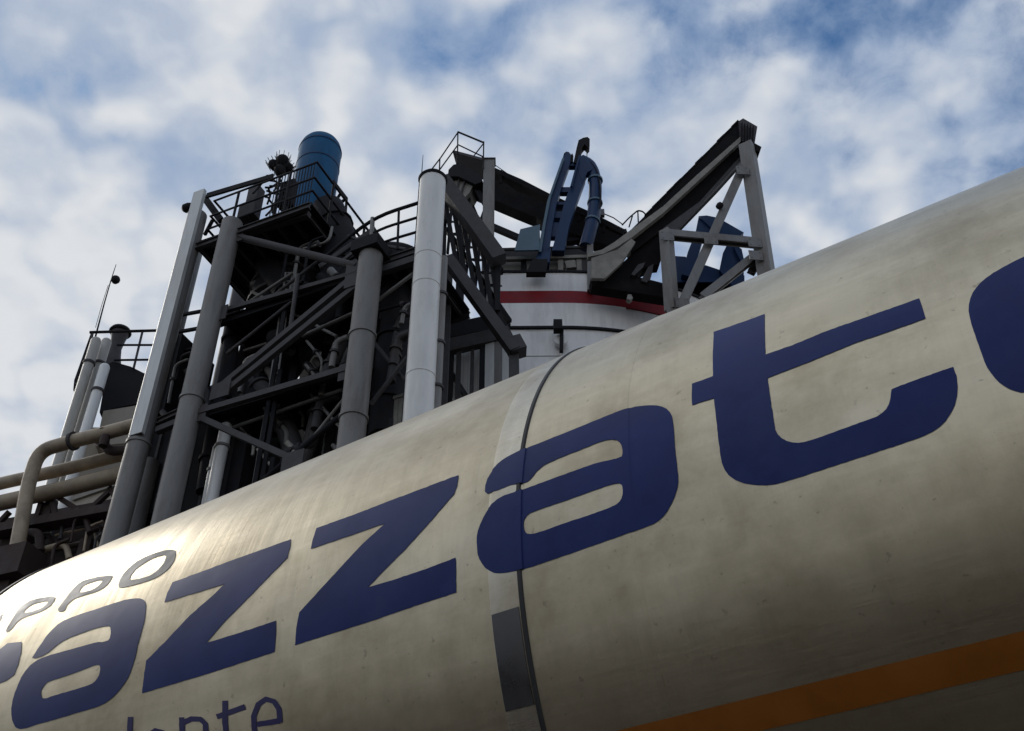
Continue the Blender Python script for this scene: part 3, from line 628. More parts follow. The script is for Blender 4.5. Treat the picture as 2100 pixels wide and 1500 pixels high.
for k in range(16):
    q = (rnd.uniform(545, 598), rnd.uniform(362, 425)); q2 = (q[0]+rnd.uniform(-22, 22), q[1]+rnd.uniform(-16, 20)); q3 = (q2[0]+rnd.uniform(-20, 20), q2[1]+rnd.uniform(-6, 20))
    G().path(rounded([FP(q, .5), FP(q2, .7), FP(q3, .5)], .3, 4), .04, 6).build('cable', 'steel_black', t, smooth=60)
G().box(FP((590, 400), .7), FP.u*.28, FP.n*.15, V((0, 0, .6))).build('ballast_box', 'steel_black', t)

# ---- white stack --------------------------------------------------------------------------------------
WP = Plane(PY(872, 600, 23.0), 90)
a, b = vert(WP, (873, 610), (888, 372)); rs_ = .40
t = thing('stack', 'glossy white round stack with dark domed cap standing in front of the plant', 'stack', (a.x, a.y, 0))
o = G().tube(a, b, rs_, n=56).build('pipe', 'white_paint', t, smooth=40)
for y_ in (532, 590, 775): 
    z = WP((873, y_)).z; G().lathe((a.x, a.y, z), [(rs_-.01, -.02), (rs_+.012, -.02), (rs_+.012, .02), (rs_-.01, .02)], 56).build('seam', 'white_paint', o, smooth=30)
G().lathe((b.x, b.y, b.z), [(rs_+.03, -.02), (rs_+.06, .05), (rs_*.95, .16), (rs_*.6, .3), (.02, .36)], 40).build('cap', 'steel_black', t, smooth=40)
a2_, b2_ = vert(WP, (902, 680), (910, 530), .1)
t = thing('downpipe', 'slim grey downpipe close to the right of the white stack', 'pipe', (a2_.x, a2_.y, 0))
G().tube(a2_, b2_, .13, n=20).build('pipe', 'steel_grey', t, smooth=40)
for y_ in (600, 700, 790):
    z = WP((902, y_)).z; G().lathe((a2_.x, a2_.y, z), [(.12, -.04), (.17, -.04), (.17, .04), (.12, .04)], 20).build('bracket', 'steel_dark', t, smooth=30)
a3, b3 = vert(WP, (861, 410), (863, 366), .5); t = thing('lightning_rod', 'thin lightning rod on a dark post at the left edge of the white stack', 'rod', (a3.x, a3.y, 0))
G().bar(a3, b3, .12, .12).build('post', 'steel_black', t); G().tube(b3, V((b3.x, b3.y, WP((864, 318), .5).z)), .018, .008, n=6).build('rod', 'steel_black', t)

# ---- inclined lattice stair gallery right of the stack ------------------------------------------------
SP = Plane(PY(960, 500, 25.5), 88)
p = SP((1055, 722)); t = thing('stair_gallery', 'dark inclined lattice stair gallery descending right from the white stack', 'stairs', (p.x, p.y, 0))
def Sq(name, a, b, w_, h_, m='steel_dark', off=0., off2=None, up=None): return G().bar(SP(a, off), SP(b, off if off2 is None else off2), w_, h_, up).build(name, m, t)
Sq('chord', (906, 372), (1024, 535), .5, .48, 'steel_dark'); Sq('chord', (918, 532), (1056, 722), .36, .34, 'steel_dark')
Sq('chord', (912, 400), (1024, 560), .3, .3, 'steel_black', 1.7); Sq('chord', (915, 470), (1045, 660), .16, .16, 'steel_black', 1.7)
n_ = 6
for k in range(n_):
    f0 = k/n_; f1 = (k+1)/n_; A_ = lambda f: (908+116*f, 385+160*f); B_ = lambda f: (918+112*f, 520+155*f)
    Sq('lattice_bar', A_(f0), B_(f1), .14, .16, 'steel_black', .35); Sq('lattice_bar', B_(f0), A_(f1), .09, .12, 'steel_black', 1.5)
    Sq('tread', (A_(f0)[0]+6, (A_(f0)[1]+B_(f0)[1])/2), (A_(f0)[0]+16, (A_(f0)[1]+B_(f0)[1])/2+4), .3, .05, 'steel_black', .3, 1.6)
Sq('end_post', (1022, 540), (1020, 640), .16, .2, 'steel_black', .3); Sq('end_post', (912, 375), (908, 530), .2, .2, 'steel_black', .6)
p1 = SP((1054, 715), .2); Sq('foot_bracket', (1050, 700), (1064, 726), .5, .5, 'steel_dark', .1)
G().bar(V((p1.x, p1.y, 0)), p1, .3, .3).build('leg', 'steel_dark', t)
p1 = SP((920, 530), .8); G().bar(V((p1.x, p1.y, 0)), p1, .3, .3).build('leg', 'steel_dark', t)

# ---- silo with red band -------------------------------------------------------------------------------
LP = Plane(PY(1110, 620, 31.), 90)
zr0 = LP((1110, 624)).z; zr1 = LP((1110, 599)).z; zw1 = LP((1110, 562)).z; zs0 = LP((1110, 672)).z
xl = LP((1000, 620)).x; xr = LP((1150, 620)).x
def plan(off=0., cut=None):
    pts = [(xl, 31.-off)]; x, y, a = xr, 31.-off, 0.; pts.append((x, y))
    for r_, deg in ((11+off, 30), (3.6+off, 120)):
        for k in range(14):
            da = rad(deg/14); x += r_*2*math.sin(da/2)*math.cos(a+da/2); y += r_*2*math.sin(da/2)*math.sin(a+da/2); a += da; pts.append((x, y))
            if cut and x > cut: return pts
    pts.append((xl, y)); return pts
silo = thing('silo', 'broad white silo with a dark red band below its flat deck', 'silo', ((xl+xr)/2, 33, 0))
def wall(name, z0, z1, off, m, cut=None, th=None):
    pl = plan(off, cut)
    if cut: pl = pl+[(x, y+.12) for x, y in reversed(pl)]
    return G().prism(pl, z0, z1).build(name, m, silo, smooth=25)
wall('wall', 0, zr0, 0, 'silo_white'); wall('red_band', zr0+.002, zr1, .06, 'red_paint'); wall('parapet', zr1+.002, zw1, .05, 'silo_white'); wall('parapet_cap', zw1+.002, zw1+.1, .12, 'steel_black')
cutx = LP((1276, 660), 1.2).x
wall('skirt_panel', zs0, zr0-.01, .07, 'silo_white', cutx); wall('skirt_trim', zs0-.1, zs0-.002, .10, 'steel_black', cutx)
for z in (LP((1100, 731)).z,): wall('seam', z-.015, z+.015, .012, 'dust_grey')
q = LP((1150, 690), -.35); G().bar(LP((1152, 676), -.35), LP((1151, 722), -.35), .14, .16).build('bracket', 'steel_black', silo)
G().lathe(LP((1150, 700), -.2), [(.02, -.12), (.24, -.10), (.26, 0), (.24, .1), (.02, .12)], 24, axis=(0, 1, 0)).build('inspection_hatch', 'silo_white', silo, smooth=35)
G().box(LP((1144, 670), -.5), V((.16, 0, 0)), V((0, .16, 0)), V((0, 0, .22))).build('junction_box', 'steel_black', silo)
# deck level on the silo
deck = thing('silo_deck', 'grey dusty deck frame with rails on top of the red banded silo', 'deck', ((xl+xr)/2, 32, zw1))
zk = zw1+.1
def LB(name, a, b, w_, h_, m='steel_dark', off=0., off2=None, parent=None): return G().bar(LP(a, off), LP(b, off if off2 is None else off2), w_, h_).build(name, m, parent or deck)
LB('wall_panel', (1022, 547), (1212, 541), .12, .62, 'dust_grey', .45); LB('beam', (1012, 533), (1212, 528), .16, .16, 'dust_grey', .1)
LB('edge_rail', (1010, 513), (1214, 507), .10, .10, 'steel_dark', 0.); LB('upper_panel', (1028, 522), (1212, 517), .1, .35, 'steel_dark', .6)
for x_, m_ in ((1074, 'steel_black'), (1086, 'dust_grey'), (1150, 'dust_grey'), (1188, 'dust_grey'), (1199, 'steel_dark')): LB('stanchion', (x_, 560), (x_-1, 530), .2, .2, m_, .2)
LB('corner_post', (1211, 598), (1210, 505), .24, .24, 'steel_grey', -.1); LB('motor', (1160, 548), (1180, 546), .3, .4, 'dust_grey', .2)

# ---- conveyor head, railing cage and column -----------------------------------------------------------
HP = Plane(PY(960, 350, 29.), 100)
t = thing('transfer_station', 'dark rounded conveyor transfer housing with hanging grey chute, next to the stack top', 'transfer station', (HP((950, 360)).x, HP((950, 360)).y, 0))
def Hb(name, a, b, w_, h_, m='steel_dark', off=0., off2=None, parent=None): return G().bar(HP(a, off), HP(b, off if off2 is None else off2), w_, h_).build(name, m, parent or t)
pts = [HP(q) for q in ((918, 362), (920, 348), (930, 338), (940, 336), (985, 358), (990, 372), (975, 378), (940, 362))]
G().plate(pts, HP.n*1.0).build('hood', 'steel_black', t)
pts = [HP(q, .2) for q in ((922, 356), (972, 378), (962, 396), (950, 408), (946, 440), (925, 398), (918, 376))]
G().plate(pts, HP.n*.8).build('chute', 'dust_grey', t)
for a_, b_ in (((930, 360), (924, 380)), ((942, 364), (938, 384)), ((953, 370), (946, 396))): Hb('rib', a_, b_, .06, .08, 'steel_dark', .15)
Hb('deck_plate', (936, 332), (995, 348), 1.1, .12, 'steel_dark', .55)
Hb('strut', (955, 420), (975, 380), .16, .16, 'steel_black', .5); Hb('strut', (962, 412), (1005, 512), .2, .2, 'steel_black', 1.); Hb('strut', (972, 382), (996, 420), .2, .2, 'steel_black', .4); Hb('strut', (996, 430), (985, 460), .14, .14, 'steel_black', .4)
p1 = HP((950, 400), 1.); G().bar(V((p1.x, p1.y, 0)), p1, .3, .3).build('leg', 'steel_black', t)
t2 = thing('railing_cage', 'thin black pipe railing on the highest landing beside the stack top', 'railing', (HP((938, 335)).x, HP((938, 335)).y, HP((938, 335)).z))
def rl(*q, r=.028, off=0.): return G().path([HP(x[:2], x[2] if len(x) > 2 else off) for x in q], r, 8).build('rail', 'steel_black', t2, smooth=50)
rl((939, 271), (992, 293), r=.04); rl((939, 297), (991, 322)); rl((939, 271), (938, 336)); rl((992, 291), (991, 347)); rl((939, 272), (903, 325, -.1), (871, 366, -.2)); rl((938, 299), (902, 348, -.1)); rl((902, 326, -.1), (901, 352, -.1))
rl((992, 294), (961, 334, 1.2)); rl((990, 322), (974, 342, .8)); rl((961, 334, 1.2), (992, 346, .4))
gc = vert(HP, (1002, 430), (1003, 334), .3); t = thing('column', 'grey steel column carrying the conveyor gallery over the silo deck', 'column', gc[0])
G().ibeam(gc[0], gc[1], .44, .36, .05).build('shaft', 'steel_grey', t); G().box(gc[1]+V((0, 0, .03)), V((.26, 0, 0)), V((0, .22, 0)), V((0, 0, .03))).build('cap_plate', 'steel_dark', t)
G().plate([HP(q, .35) for q in ((996, 470), (1010, 470), (1014, 500), (1030, 512), (996, 516))], HP.n*.2).build('gusset', 'steel_dark', t)

# ---- descending conveyor (dark) -----------------------------------------------------------------------
KP = Plane(PY(1130, 430, 32.), 92)
t = thing('conveyor', 'dark conveyor gallery sloping down right from the railed landing to the silo deck', 'conveyor', (KP((1010, 400)).x, KP((1010, 400)).y, 0))
def slab(name, top, bot, m, th, off=0., parent=None):
    return G().plate([KP(q, off) for q in top]+[KP(q, off) for q in reversed(bot)], KP.n*th).build(name, m, parent or t)
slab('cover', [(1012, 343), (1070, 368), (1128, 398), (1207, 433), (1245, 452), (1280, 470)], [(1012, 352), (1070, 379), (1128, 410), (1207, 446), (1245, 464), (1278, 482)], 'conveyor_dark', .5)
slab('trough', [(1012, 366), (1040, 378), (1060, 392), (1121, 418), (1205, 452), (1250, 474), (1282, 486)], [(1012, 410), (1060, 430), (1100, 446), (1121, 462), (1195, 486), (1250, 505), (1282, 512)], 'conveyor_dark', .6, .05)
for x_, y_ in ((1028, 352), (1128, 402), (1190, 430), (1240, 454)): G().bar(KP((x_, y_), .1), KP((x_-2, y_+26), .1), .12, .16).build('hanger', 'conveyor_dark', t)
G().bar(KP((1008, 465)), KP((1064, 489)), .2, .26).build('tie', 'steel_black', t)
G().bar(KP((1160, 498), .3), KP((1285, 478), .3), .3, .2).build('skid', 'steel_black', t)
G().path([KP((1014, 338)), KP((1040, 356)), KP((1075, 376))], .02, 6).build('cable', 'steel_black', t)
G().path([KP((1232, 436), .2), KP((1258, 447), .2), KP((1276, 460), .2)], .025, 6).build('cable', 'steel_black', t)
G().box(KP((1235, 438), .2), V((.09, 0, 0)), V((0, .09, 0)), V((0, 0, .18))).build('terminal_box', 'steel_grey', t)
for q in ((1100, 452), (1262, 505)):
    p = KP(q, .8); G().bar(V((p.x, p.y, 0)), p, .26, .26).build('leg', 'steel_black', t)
# small bowed railing
t = thing('railing', 'small bowed wire railing where the two conveyors meet', 'railing', KP((1300, 470)))
for q in ([(1276, 462), (1290, 447), (1308, 432), (1318, 434), (1325, 441), (1322, 452)],): G().path(rounded([KP(x, .3) for x in q], .3), .035, 6).build('rail', 'steel_black', t, smooth=50)
for a_, b_ in (((1308, 433), (1309, 456)), ((1297, 443), (1290, 466))): G().tube(KP(a_, .3), KP(b_, .3), .03, n=6).build('post', 'steel_black', t)

# ---- blue elevator on the silo ------------------------------------------------------------------------
EP = Plane(PY(1150, 500, 30.6), 90)
t = thing('bucket_elevator', 'tall blue twin leg elevator with arched spout leaning above the white silo', 'elevator', EP((1120, 545)))
def Ep(name, poly, th, off, m='machine_blue', sm=0, parent=None, n=None):
    q = chaikin(poly, sm) if sm else poly
    return G().plate([EP(x, off) for x in q], EP.n*th).build(name, m, parent or t)
zq = lambda L_: [(1000+x/4.545, 230+y/4.545) for x, y in L_]
Ep('leg', zq([(475,1300),(520,1040),(560,830),(700,430),(735,372),(775,390),(770,470),(715,620),(640,860),(600,1080),(572,1300)]), .3, 0., 'machine_blue')
Ep('leg_flange', zq([(468,1300),(515,1040),(555,830),(695,430),(715,430),(590,790),(540,1040),(500,1300)]), .1, -.14, 'plate_blue')
Ep('leg', zq([(600,1290),(650,1100),(710,860),(770,690),(850,400),(930,430),(912,620),(820,870),(760,1060),(715,1290)]), .3, .1, 'machine_blue')
Ep('leg_flange', zq([(770,690),(850,400),(862,404),(790,690)]), .1, -.1, 'machine_blue')
for y0_, y1_, xl_, xr_ in ((700, 745, 650, 780), (838, 862, 620, 735), (925, 985, 600, 710), (1030, 1160, 560, 680), (465, 500, 720, 830)): Ep('cross_plate', zq([(xl_, y1_), (xl_+8, y0_), (xr_+8, y0_), (xr_, y1_)]), .25, .18, 'machine_blue')
Ep('head_arm', zq([(800,470),(830,330),(848,262),(890,240),(930,232),(952,250),(952,310),(935,330),(905,300),(880,330),(860,400),(835,480)]), .35, .1, 'steel_black')
Ep('head_sheave', zq([(700,430),(712,385),(735,368),(760,375),(775,400),(790,385),(800,410),(790,465),(740,470)]), .4, .12, 'steel_black')
for dx in (905, 922, 938): G().tube(EP(zq([(dx, 305)])[0], .2), EP(zq([(dx+4, 345 if dx != 922 else 420)])[0], .2), .018, n=5).build('hanging_wire', 'steel_black', t)
arch = [EP(q, .35) for q in zq([(870, 455), (945, 490), (988, 570), (1005, 680), (1000, 850), (985, 1000), (950, 1130), (915, 1260)])]
G().path(rounded(arch, .6), .27, 14).build('spout', 'machine_blue', t, smooth=50)
Ep('hood', zq([(835,500),(858,402),(930,430),(975,480),(985,530),(930,560),(880,660)]), .34, .08, 'machine_blue', 0)
G().path(rounded([EP(q, .1) for q in zq([(960, 470), (1015, 540), (1040, 640), (1052, 760), (1048, 900)])], .4), .035, 8).build('hose', 'steel_black', t, smooth=50)
for q_ in ((1003, 640), (1000, 850), (978, 1020)): G().lathe(EP(zq([q_])[0], .35), [(.26, -.05), (.32, -.05), (.32, .05), (.26, .05)], 14, axis=V((.05 if q_[1] < 900 else .25, 0, 1)).normalized()).build('clamp', 'plate_blue', t, smooth=30)
Ep('guard_plate', zq([(250,1290),(305,1092),(490,1048),(478,1285)]), .08, -.2, 'plate_blue')
Ep('foot', zq([(445,1400),(480,1270),(590,1270),(575,1400)]), .5, .0, 'machine_blue')
Ep('foot', zq([(360,1490),(420,1370),(560,1370),(540,1490)]), .3, -.35, 'steel_black')

# ---- rising conveyor (right) --------------------------------------------------------------------------
RP = Plane(PY(1420, 420, 30.), 84)
z6 = lambda L_: [(1200+x/3.488, 230+y/3.488) for x, y in L_]
p = RP((1545, 300)); t = thing('conveyor', 'dark inclined conveyor gallery rising right to the highest point of the plant', 'conveyor', (p.x, p.y, 0))
def Rp(name, poly, th, off, m='conveyor_dark', parent=None): return G().plate([RP(x, off) for x in poly], RP.n*th).build(name, m, parent or t)
Rp('gallery', z6([(330,840),(430,740),(620,550),(850,320),(960,210),(1100,62),(1110,200),(800,470),(560,690),(330,900)]), .7, 0)
Rp('head_box', z6([(1098,66),(1130,45),(1232,104),(1212,232),(1112,205)]), .7, -.1, 'steel_dark')
Rp('head_collar', z6([(1135,232),(1200,216),(1262,250),(1250,285),(1170,262)]), .7, -.3, 'conveyor_dark')
for k in range(5): 
    x_ = 1120+k*20; Rp('head_rib', z6([(x_, 75+k*6), (x_+6, 75+k*6), (x_+4, 205), (x_-2, 205)]), .06, -.2, 'conveyor_dark')
Rp('lower_chord', z6([(20,1010),(120,985),(210,930),(330,840),(560,672),(800,450),(1112,175),(1112,212),(800,500),(560,720),(330,900),(230,965),(130,1015),(20,1036)]), .25, -.12, 'dust_grey')
Rp('return_belt', z6([(300,930),(560,730),(1120,215),(1132,330),(960,520),(640,850),(540,850),(330,1010)]), .5, .2, 'conveyor_dark')
Rp('lower_flange', z6([(560,830),(820,640),(1125,300),(1132,330),(960,520),(645,852)]), .2, .1, 'steel_dark')
Rp('tail_plate', z6([(45,1045),(230,985),(330,905),(360,930),(265,1075),(140,1190),(45,1188)]), .15, -.1, 'dust_grey')
rnd = random.Random(3)
for k in range(13):                                   # roof sheets of the gallery, slightly uneven
    f = k/13; a_ = (430+670*f, 740-678*f); b_ = (430+670*(f+.074), 740-678*(f+.074)); j = rnd.uniform(-3, 5)
    Rp('roof_sheet', z6([a_, (a_[0]-4, a_[1]-9-j), (b_[0]-4, b_[1]-7-j), b_]), .7, -.05, 'conveyor_dark')
Rp('tail_casing', z6([(40,1190),(150,1192),(330,1020),(540,850),(560,1000),(530,1090),(480,1095),(330,1160),(480,1215),(575,1250),(600,1330),(310,1285),(50,1245)]), .45, .35, 'conveyor_dark')
Rp('idler', z6([(330,1160),(380,1090),(430,1075),(415,1110),(350,1170)]), .4, .2, 'steel_dark'); Rp('idler', z6([(400,1205),(450,1110),(490,1085),(480,1150),(440,1220)]), .4, .25, 'steel_dark')
Rp('warning_lamp', z6([(298,1335),(305,1305),(330,1305),(342,1330),(325,1345)]), .2, .1, 'dust_grey')
# supporting trestle
t3 = thing('trestle', 'grey steel trestle with triangular bracing holding up the rising conveyor', 'trestle', (p.x, p.y, 0))
def Rb(name, a, b, w_, h_, m='steel_grey', off=-.2, off2=None, I=True): 
    g = G(); (g.ibeam if I else g.bar)(RP(a, off), RP(b, off if off2 is None else off2), w_, h_, *(() if not I else (.06,)), up=RP.n); return g.build(name, m, t3)
def ground_leg(a, b, w_, h_, off=-.2):
    A_, B_ = RP(a, off), RP(b, off); k = A_.z/(A_.z-B_.z); e = A_.lerp(B_, k); g = G(); g.bar(A_, e, w_, h_, up=(RP.n*.8+V((.6, 0, 0)))); return g.build('post', 'steel_grey', t3)
ground_leg((1532, 300), (1573, 570), .55, .5); a_, b_ = RP((1366, 476), -.2), RP((1378, 640), -.2); G().bar(b_, a_, .40, .40, up=(RP.n*.75+V((.66, 0, 0)))).build('post', 'steel_grey', t3)
G().ibeam(b_, V((b_.x, b_.y, 0)), .44, .42, .07).build('post', 'steel_grey', t3)
Rb('beam', (1362, 481), (1552, 499), .34, .3, 'steel_grey'); Rb('brace', (1523, 345), (1392, 640), .34, .34, 'steel_grey', -.1); Rb('brace', (1440, 612), (1556, 520), .3, .3, 'steel_grey', -.1); 
Rb('brace', (1540, 560), (1560, 530), .3, .2, 'steel_dark', .2)
# lamp on the diagonal
q = RP((1476, 422), -.4); t4 = thing('floodlight', 'small dark oval floodlight hanging on the diagonal of the trestle', 'lamp', q)
G().lathe(q, [(.02, -.17), (.1, -.13), (.14, 0), (.11, .1), (.02, .15)], 16, axis=V((.7, -.3, .6)).normalized()).build('head', 'steel_black', t4, smooth=40); G().tube(q, RP((1484, 430), -.1), .03, n=8).build('arm', 'steel_black', t4)
# second blue machine behind the trestle
BP = Plane(PY(1460, 520, 33.5), 90)
t = thing('chute_machine', 'dark blue hooded machine seen through the trestle right of the silo', 'machine', BP((1450, 590)))
def Bp(name, poly, th, off=0., m='machine_blue'): return G().plate([BP(x, off) for x in z6(poly)], BP.n*th).build(name, m, t)
Bp('leg', [(812,748),(945,755),(905,840),(850,880),(800,1060),(760,1180),(690,1160),(735,1000),(790,860)], .4); Bp('hood', [(812,745),(870,740),(945,755),(1010,790),(1135,862),(1090,905),(960,890),(905,830)], .4, -.1, 'machine_blue')
Bp('casing', [(985,1010),(1010,960),(1070,948),(1120,980),(1135,1050),(1135,1220),(1060,1250),(960,1130)], .6, .1); Bp('base', [(640,1030),(720,1035),(760,1140),(860,1095),(980,1135),(1140,1170),(1140,1260),(830,1330),(680,1400),(640,1240)], .6, .3)
Bp('rib', [(1062,952),(1078,952),(1140,1060),(1136,1110),(1080,1000)], .1, -.05)
p = BP(z6([(850, 1300)])[0], 1.0); G().box(V((p.x, p.y, p.z/2)), V((1.3, 0, 0)), V((0, .7, 0)), V((0, 0, p.z/2))).build('support', 'steel_black', t)

# ---- pale building and posts behind the stair, seen through the gaps ----------------------------------
QP = Plane(PY(960, 760, 33.), 80)
zq_ = QP((960, 693)).z; c = QP((930, 760)); t = thing('process_building', 'pale low concrete building glimpsed between posts behind the tower', 'building', (c.x, c.y, 0))
a = QP((610, 800)); b = QP((1046, 760)); 
G().plate([V((a.x, a.y, 0)), V((b.x, b.y, 0)), V((b.x, b.y, zq_)), V((a.x, a.y, zq_))], QP.n*5).build('wall', 'concrete', t)
G().plate([V((a.x, a.y, zq_+.01))-QP.n*.2, V((b.x, b.y, zq_+.01))-QP.n*.2, V((b.x, b.y, zq_+.7))-QP.n*.2, V((a.x, a.y, zq_+.7))-QP.n*.2], QP.n*5.4).build('roof_edge', 'steel_dark', t)
for x_, y_ in ((925, 770), (957, 765), (985, 760), (1010, 755), (690, 870), (660, 880)):
    p = QP((x_, y_), -.01); g = G().box(V((p.x, p.y, p.z)), QP.u*.32, QP.n*.06, V((0, 0, 1.2))); g.build('window', 'steel_black', t)
XP = Plane(PY(960, 760, 28.), 84)
frame = thing('pipe_rack', 'dark post and beam frame between the white stack and the silo', 'frame', (XP((960, 760)).x, XP((960, 760)).y, 0))
G().bar(XP((880, 722)), XP((1046, 684)), .3, .5).build('beam', 'steel_dark', frame); G().bar(XP((900, 690), .6), XP((1040, 660), .6), .4, .6).build('beam', 'steel_black', frame)
for x_, top, w_, m_ in ((922, 716, .25, 'steel_black'), (940, 712, .16, 'steel_dark'), (968, 706, .12, 'steel_dark'), (990, 700, .22, 'steel_black'), (1004, 700, .3, 'galvanised'), (1020, 696, .32, 'steel_grey'), (1036, 690, .24, 'galvanised'), (1046, 700, .14, 'steel_dark')):
    a_, b_ = vert(XP, (x_, 760), (x_+2, top), .1); G().bar(a_, b_, w_, w_).build('post', m_, frame)
G().bar(XP((925, 765), .3), XP((955, 812), .3), .12, .14).build('brace', 'steel_dark', frame)
rack2 = thing('pipe_rack', 'dark post frame low behind the grey tube column near the tank', 'frame', (FP((660, 850), 2.).x, FP((660, 850), 2.).y, 0))
for x_, top in ((640, 770), (660, 766), (680, 762), (700, 758), (800, 830), (775, 838)):
    a_, b_ = vert(FP, (x_, 860), (x_+4, top), 2.); G().bar(a_, b_, .2, .2).build('post', 'steel_black', rack2)
G().bar(FP((625, 800), 2.), FP((830, 738), 2.), .3, .3).build('beam', 'steel_black', rack2); G().bar(FP((625, 880), 2.), FP((830, 818), 2.), .2, .2).build('beam', 'steel_black', rack2)
G().bar(FP((640, 830), 2.2), FP((710, 870), 2.2), .18, .2).build('brace', 'steel_black', rack2)

# ---- left filter tower with stacks --------------------------------------------------------------------
MP = Plane(FP((200, 760), 4.), 88)
c = MP((255, 780), 1.2); t = thing('filter_tower', 'small dark filter tower with capped neck and railing at the left of the plant', 'tower', (c.x, c.y, 0))
G().plate([MP(q) for q in ((222, 747), (232, 742), (268, 752), (302, 769), (292, 826), (230, 838), (204, 846), (212, 800))], MP.n*2.2).build('casing', 'steel_black', t)
zn0, zn1 = MP((240, 750), 1.1).z, MP((236, 684), 1.1).z; cn = MP((237, 715), 1.1)
G().lathe((cn.x, cn.y, 0), [(.5, zn0-.6), (.42, zn0), (.3, zn0+.5), (.24, zn0+.9), (.3, zn1-.3), (.36, zn1)], 20).build('neck', 'steel_dark', t, smooth=40); G().lathe((cn.x, cn.y, zn1), [(.42, 0), (.46, .06), (.4, .18), (.02, .24)], 20).build('cap', 'steel_black', t, smooth=40)
G().plate([MP(q, -.06) for q in ((212, 843), (292, 830), (300, 905), (196, 915))], MP.n*2).build('plinth', 'concrete', t)
pl = MP((250, 900), 1.2); G().box(V((pl.x, pl.y, pl.z/2)), V((.9, 0, 0)), V((0, .8, 0)), V((0, 0, pl.z/2-.05))).build('base', 'concrete', t)
for a_, b_, r_ in (((184, 682), (330, 678), .06), ((240, 708), (326, 708), .045), ((234, 739), (320, 738), .045)): G().tube(MP(a_, -.1), MP(b_, -.1), r_, n=8).build('handrail', 'steel_black', t)
for q1, q2 in (((292, 681), (274, 756)), ((190, 684), (186, 700))): G().tube(MP(q1, -.08), MP(q2, -.08), .05, n=8).build('railing_post', 'steel_dark', t)
G().plate([MP(q, .2) for q in ((186, 684), (190, 688), (176, 740), (168, 790), (158, 806), (150, 800), (152, 780), (168, 735))], MP.n*.8).build('flap', 'steel_black', t)
def leaning(label, a_, b_, r_, m, off, grp=None, name='vent_pipe'):
    b2 = vert(MP, a_, b_, off); t_ = thing(name, label, 'pipe', b2[0]); o_ = G().lathe((b2[0].x, b2[0].y, 0), [(r_, 0), (r_, b2[1].z-r_*.7), (r_*.8, b2[1].z-r_*.25), (r_*.3, b2[1].z)], 24).build('pipe', m, t_, smooth=45)
    G().lathe((b2[0].x, b2[0].y, b2[1].z-1.3), [(r_-.01, -.05), (r_+.04, -.05), (r_+.04, .05), (r_-.01, .05)], 24).build('flange', 'steel_dark', t_, smooth=30); return t_
leaning('pale grey vent pipe at the far left edge of the filter tower', (172, 780), (198, 694), .20, 'pipe_pale', -.6)
leaning('short pale grey vent pipe against the dark neck of the filter tower', (196, 775), (214, 696), .20, 'pipe_pale', -.1)
leaning('white vent pipe in front of the dark filter casing', (192, 830), (216, 748), .20, 'white_paint', -.9)
a_ = MP((196, 690)); t = thing('antenna_mast', 'thin leaning antenna mast with a dark ball above the left filter tower', 'mast', a_)
G().path([a_, MP((214, 622)), MP((227, 577)), MP((238, 543))], [.04, .03, .025, .015], 6).build('rod', 'steel_black', t); G().path([MP((196, 672)), MP((209, 625)), MP((222, 585))], .012, 5).build('stay', 'steel_black', t)
bb = MP((237, 574)); G().lathe(bb, [(.02, -.19), (.11, -.16), (.18, -.06), (.19, .02), (.15, .12), (.07, .18), (.01, .19)], 18).build('ball', 'steel_black', t, smooth=60); G().tube(bb, MP((227, 577)), .03, n=6).build('arm', 'steel_black', t)

# ---- pipes at lower left ------------------------------------------------------------------------------
NP = Plane(FP((150, 950), 1.2), -70); NK = 1.05
def pipe(label, pts, r_, m='pipe_beige', off=0., bend=.7, flanges=()):
    P_ = [NP(q[:2], q[2] if len(q) > 2 else off) for q in pts]; t = thing('pipe_run', label, 'pipe', (P_[0].x, P_[0].y, 0), 'pipes at the lower left')
    r_ *= NK; G().path(rounded(P_, bend, 8), r_, 22).build('pipe', m, t, smooth=45)
    for q, q2 in flanges:
        a, b = NP(q, off), NP(q2, off); G().lathe(a, [(r_-.01, -.05), (r_+.08, -.05), (r_+.08, .05), (r_-.01, .05)], 22, axis=(b-a).normalized()).build('flange', 'steel_dark', t, smooth=30)
    return t
pipe('thick beige pipe bending up and over at the far left', [(30, 1150), (42, 1085), (60, 985), (80, 925), (150, 905), (192, 895), (300, 866)], .215, off=-.8, bend=.9, flanges=(((150, 905), (192, 895)),))
pipe('upper long beige pipe running into the left columns', [(-620, 1152), (0, 992), (120, 966), (262, 930)], .2, off=0)
pipe('lower long beige pipe running into the left columns', [(-620, 1186), (0, 1032), (120, 1006), (270, 968)], .25, off=.1)
pipe('dark branch pipe dropping from the bent beige pipe', [(190, 893), (212, 910), (225, 926), (290, 920)], .15, 'rust_dark', off=-.5)
a_ = NP((214, 905), -.9); t = thing('valve', 'dark valve on the beige pipe at the left', 'valve', a_); G().lathe(a_, [(.03, -.22), (.14, -.2), (.16, 0), (.14, .2), (.03, .22)], 14).build('body', 'rust_dark', t, smooth=40); G().tube(a_, NP((214, 884), -.9), .03, n=6).build('stem', 'steel_black', t); G().lathe(NP((214, 883), -.9), [(.1, -.02), (.16, 0), (.1, .02)], 14).build('hand_wheel', 'steel_black', t)
t = thing('pipe_bridge', 'dark rusty truss bridge carrying the pipes at the lower left', 'bridge', (NP((110, 1075)).x, NP((110, 1075)).y, 0))
G().bar(NP((-620, 1202)), NP((262, 1043)), .5, .3).build('chord', 'rust_dark', t); G().bar(NP((-620, 1190), 1.6), NP((262, 1030), 1.6), .3, .25).build('chord', 'rust_dark', t)
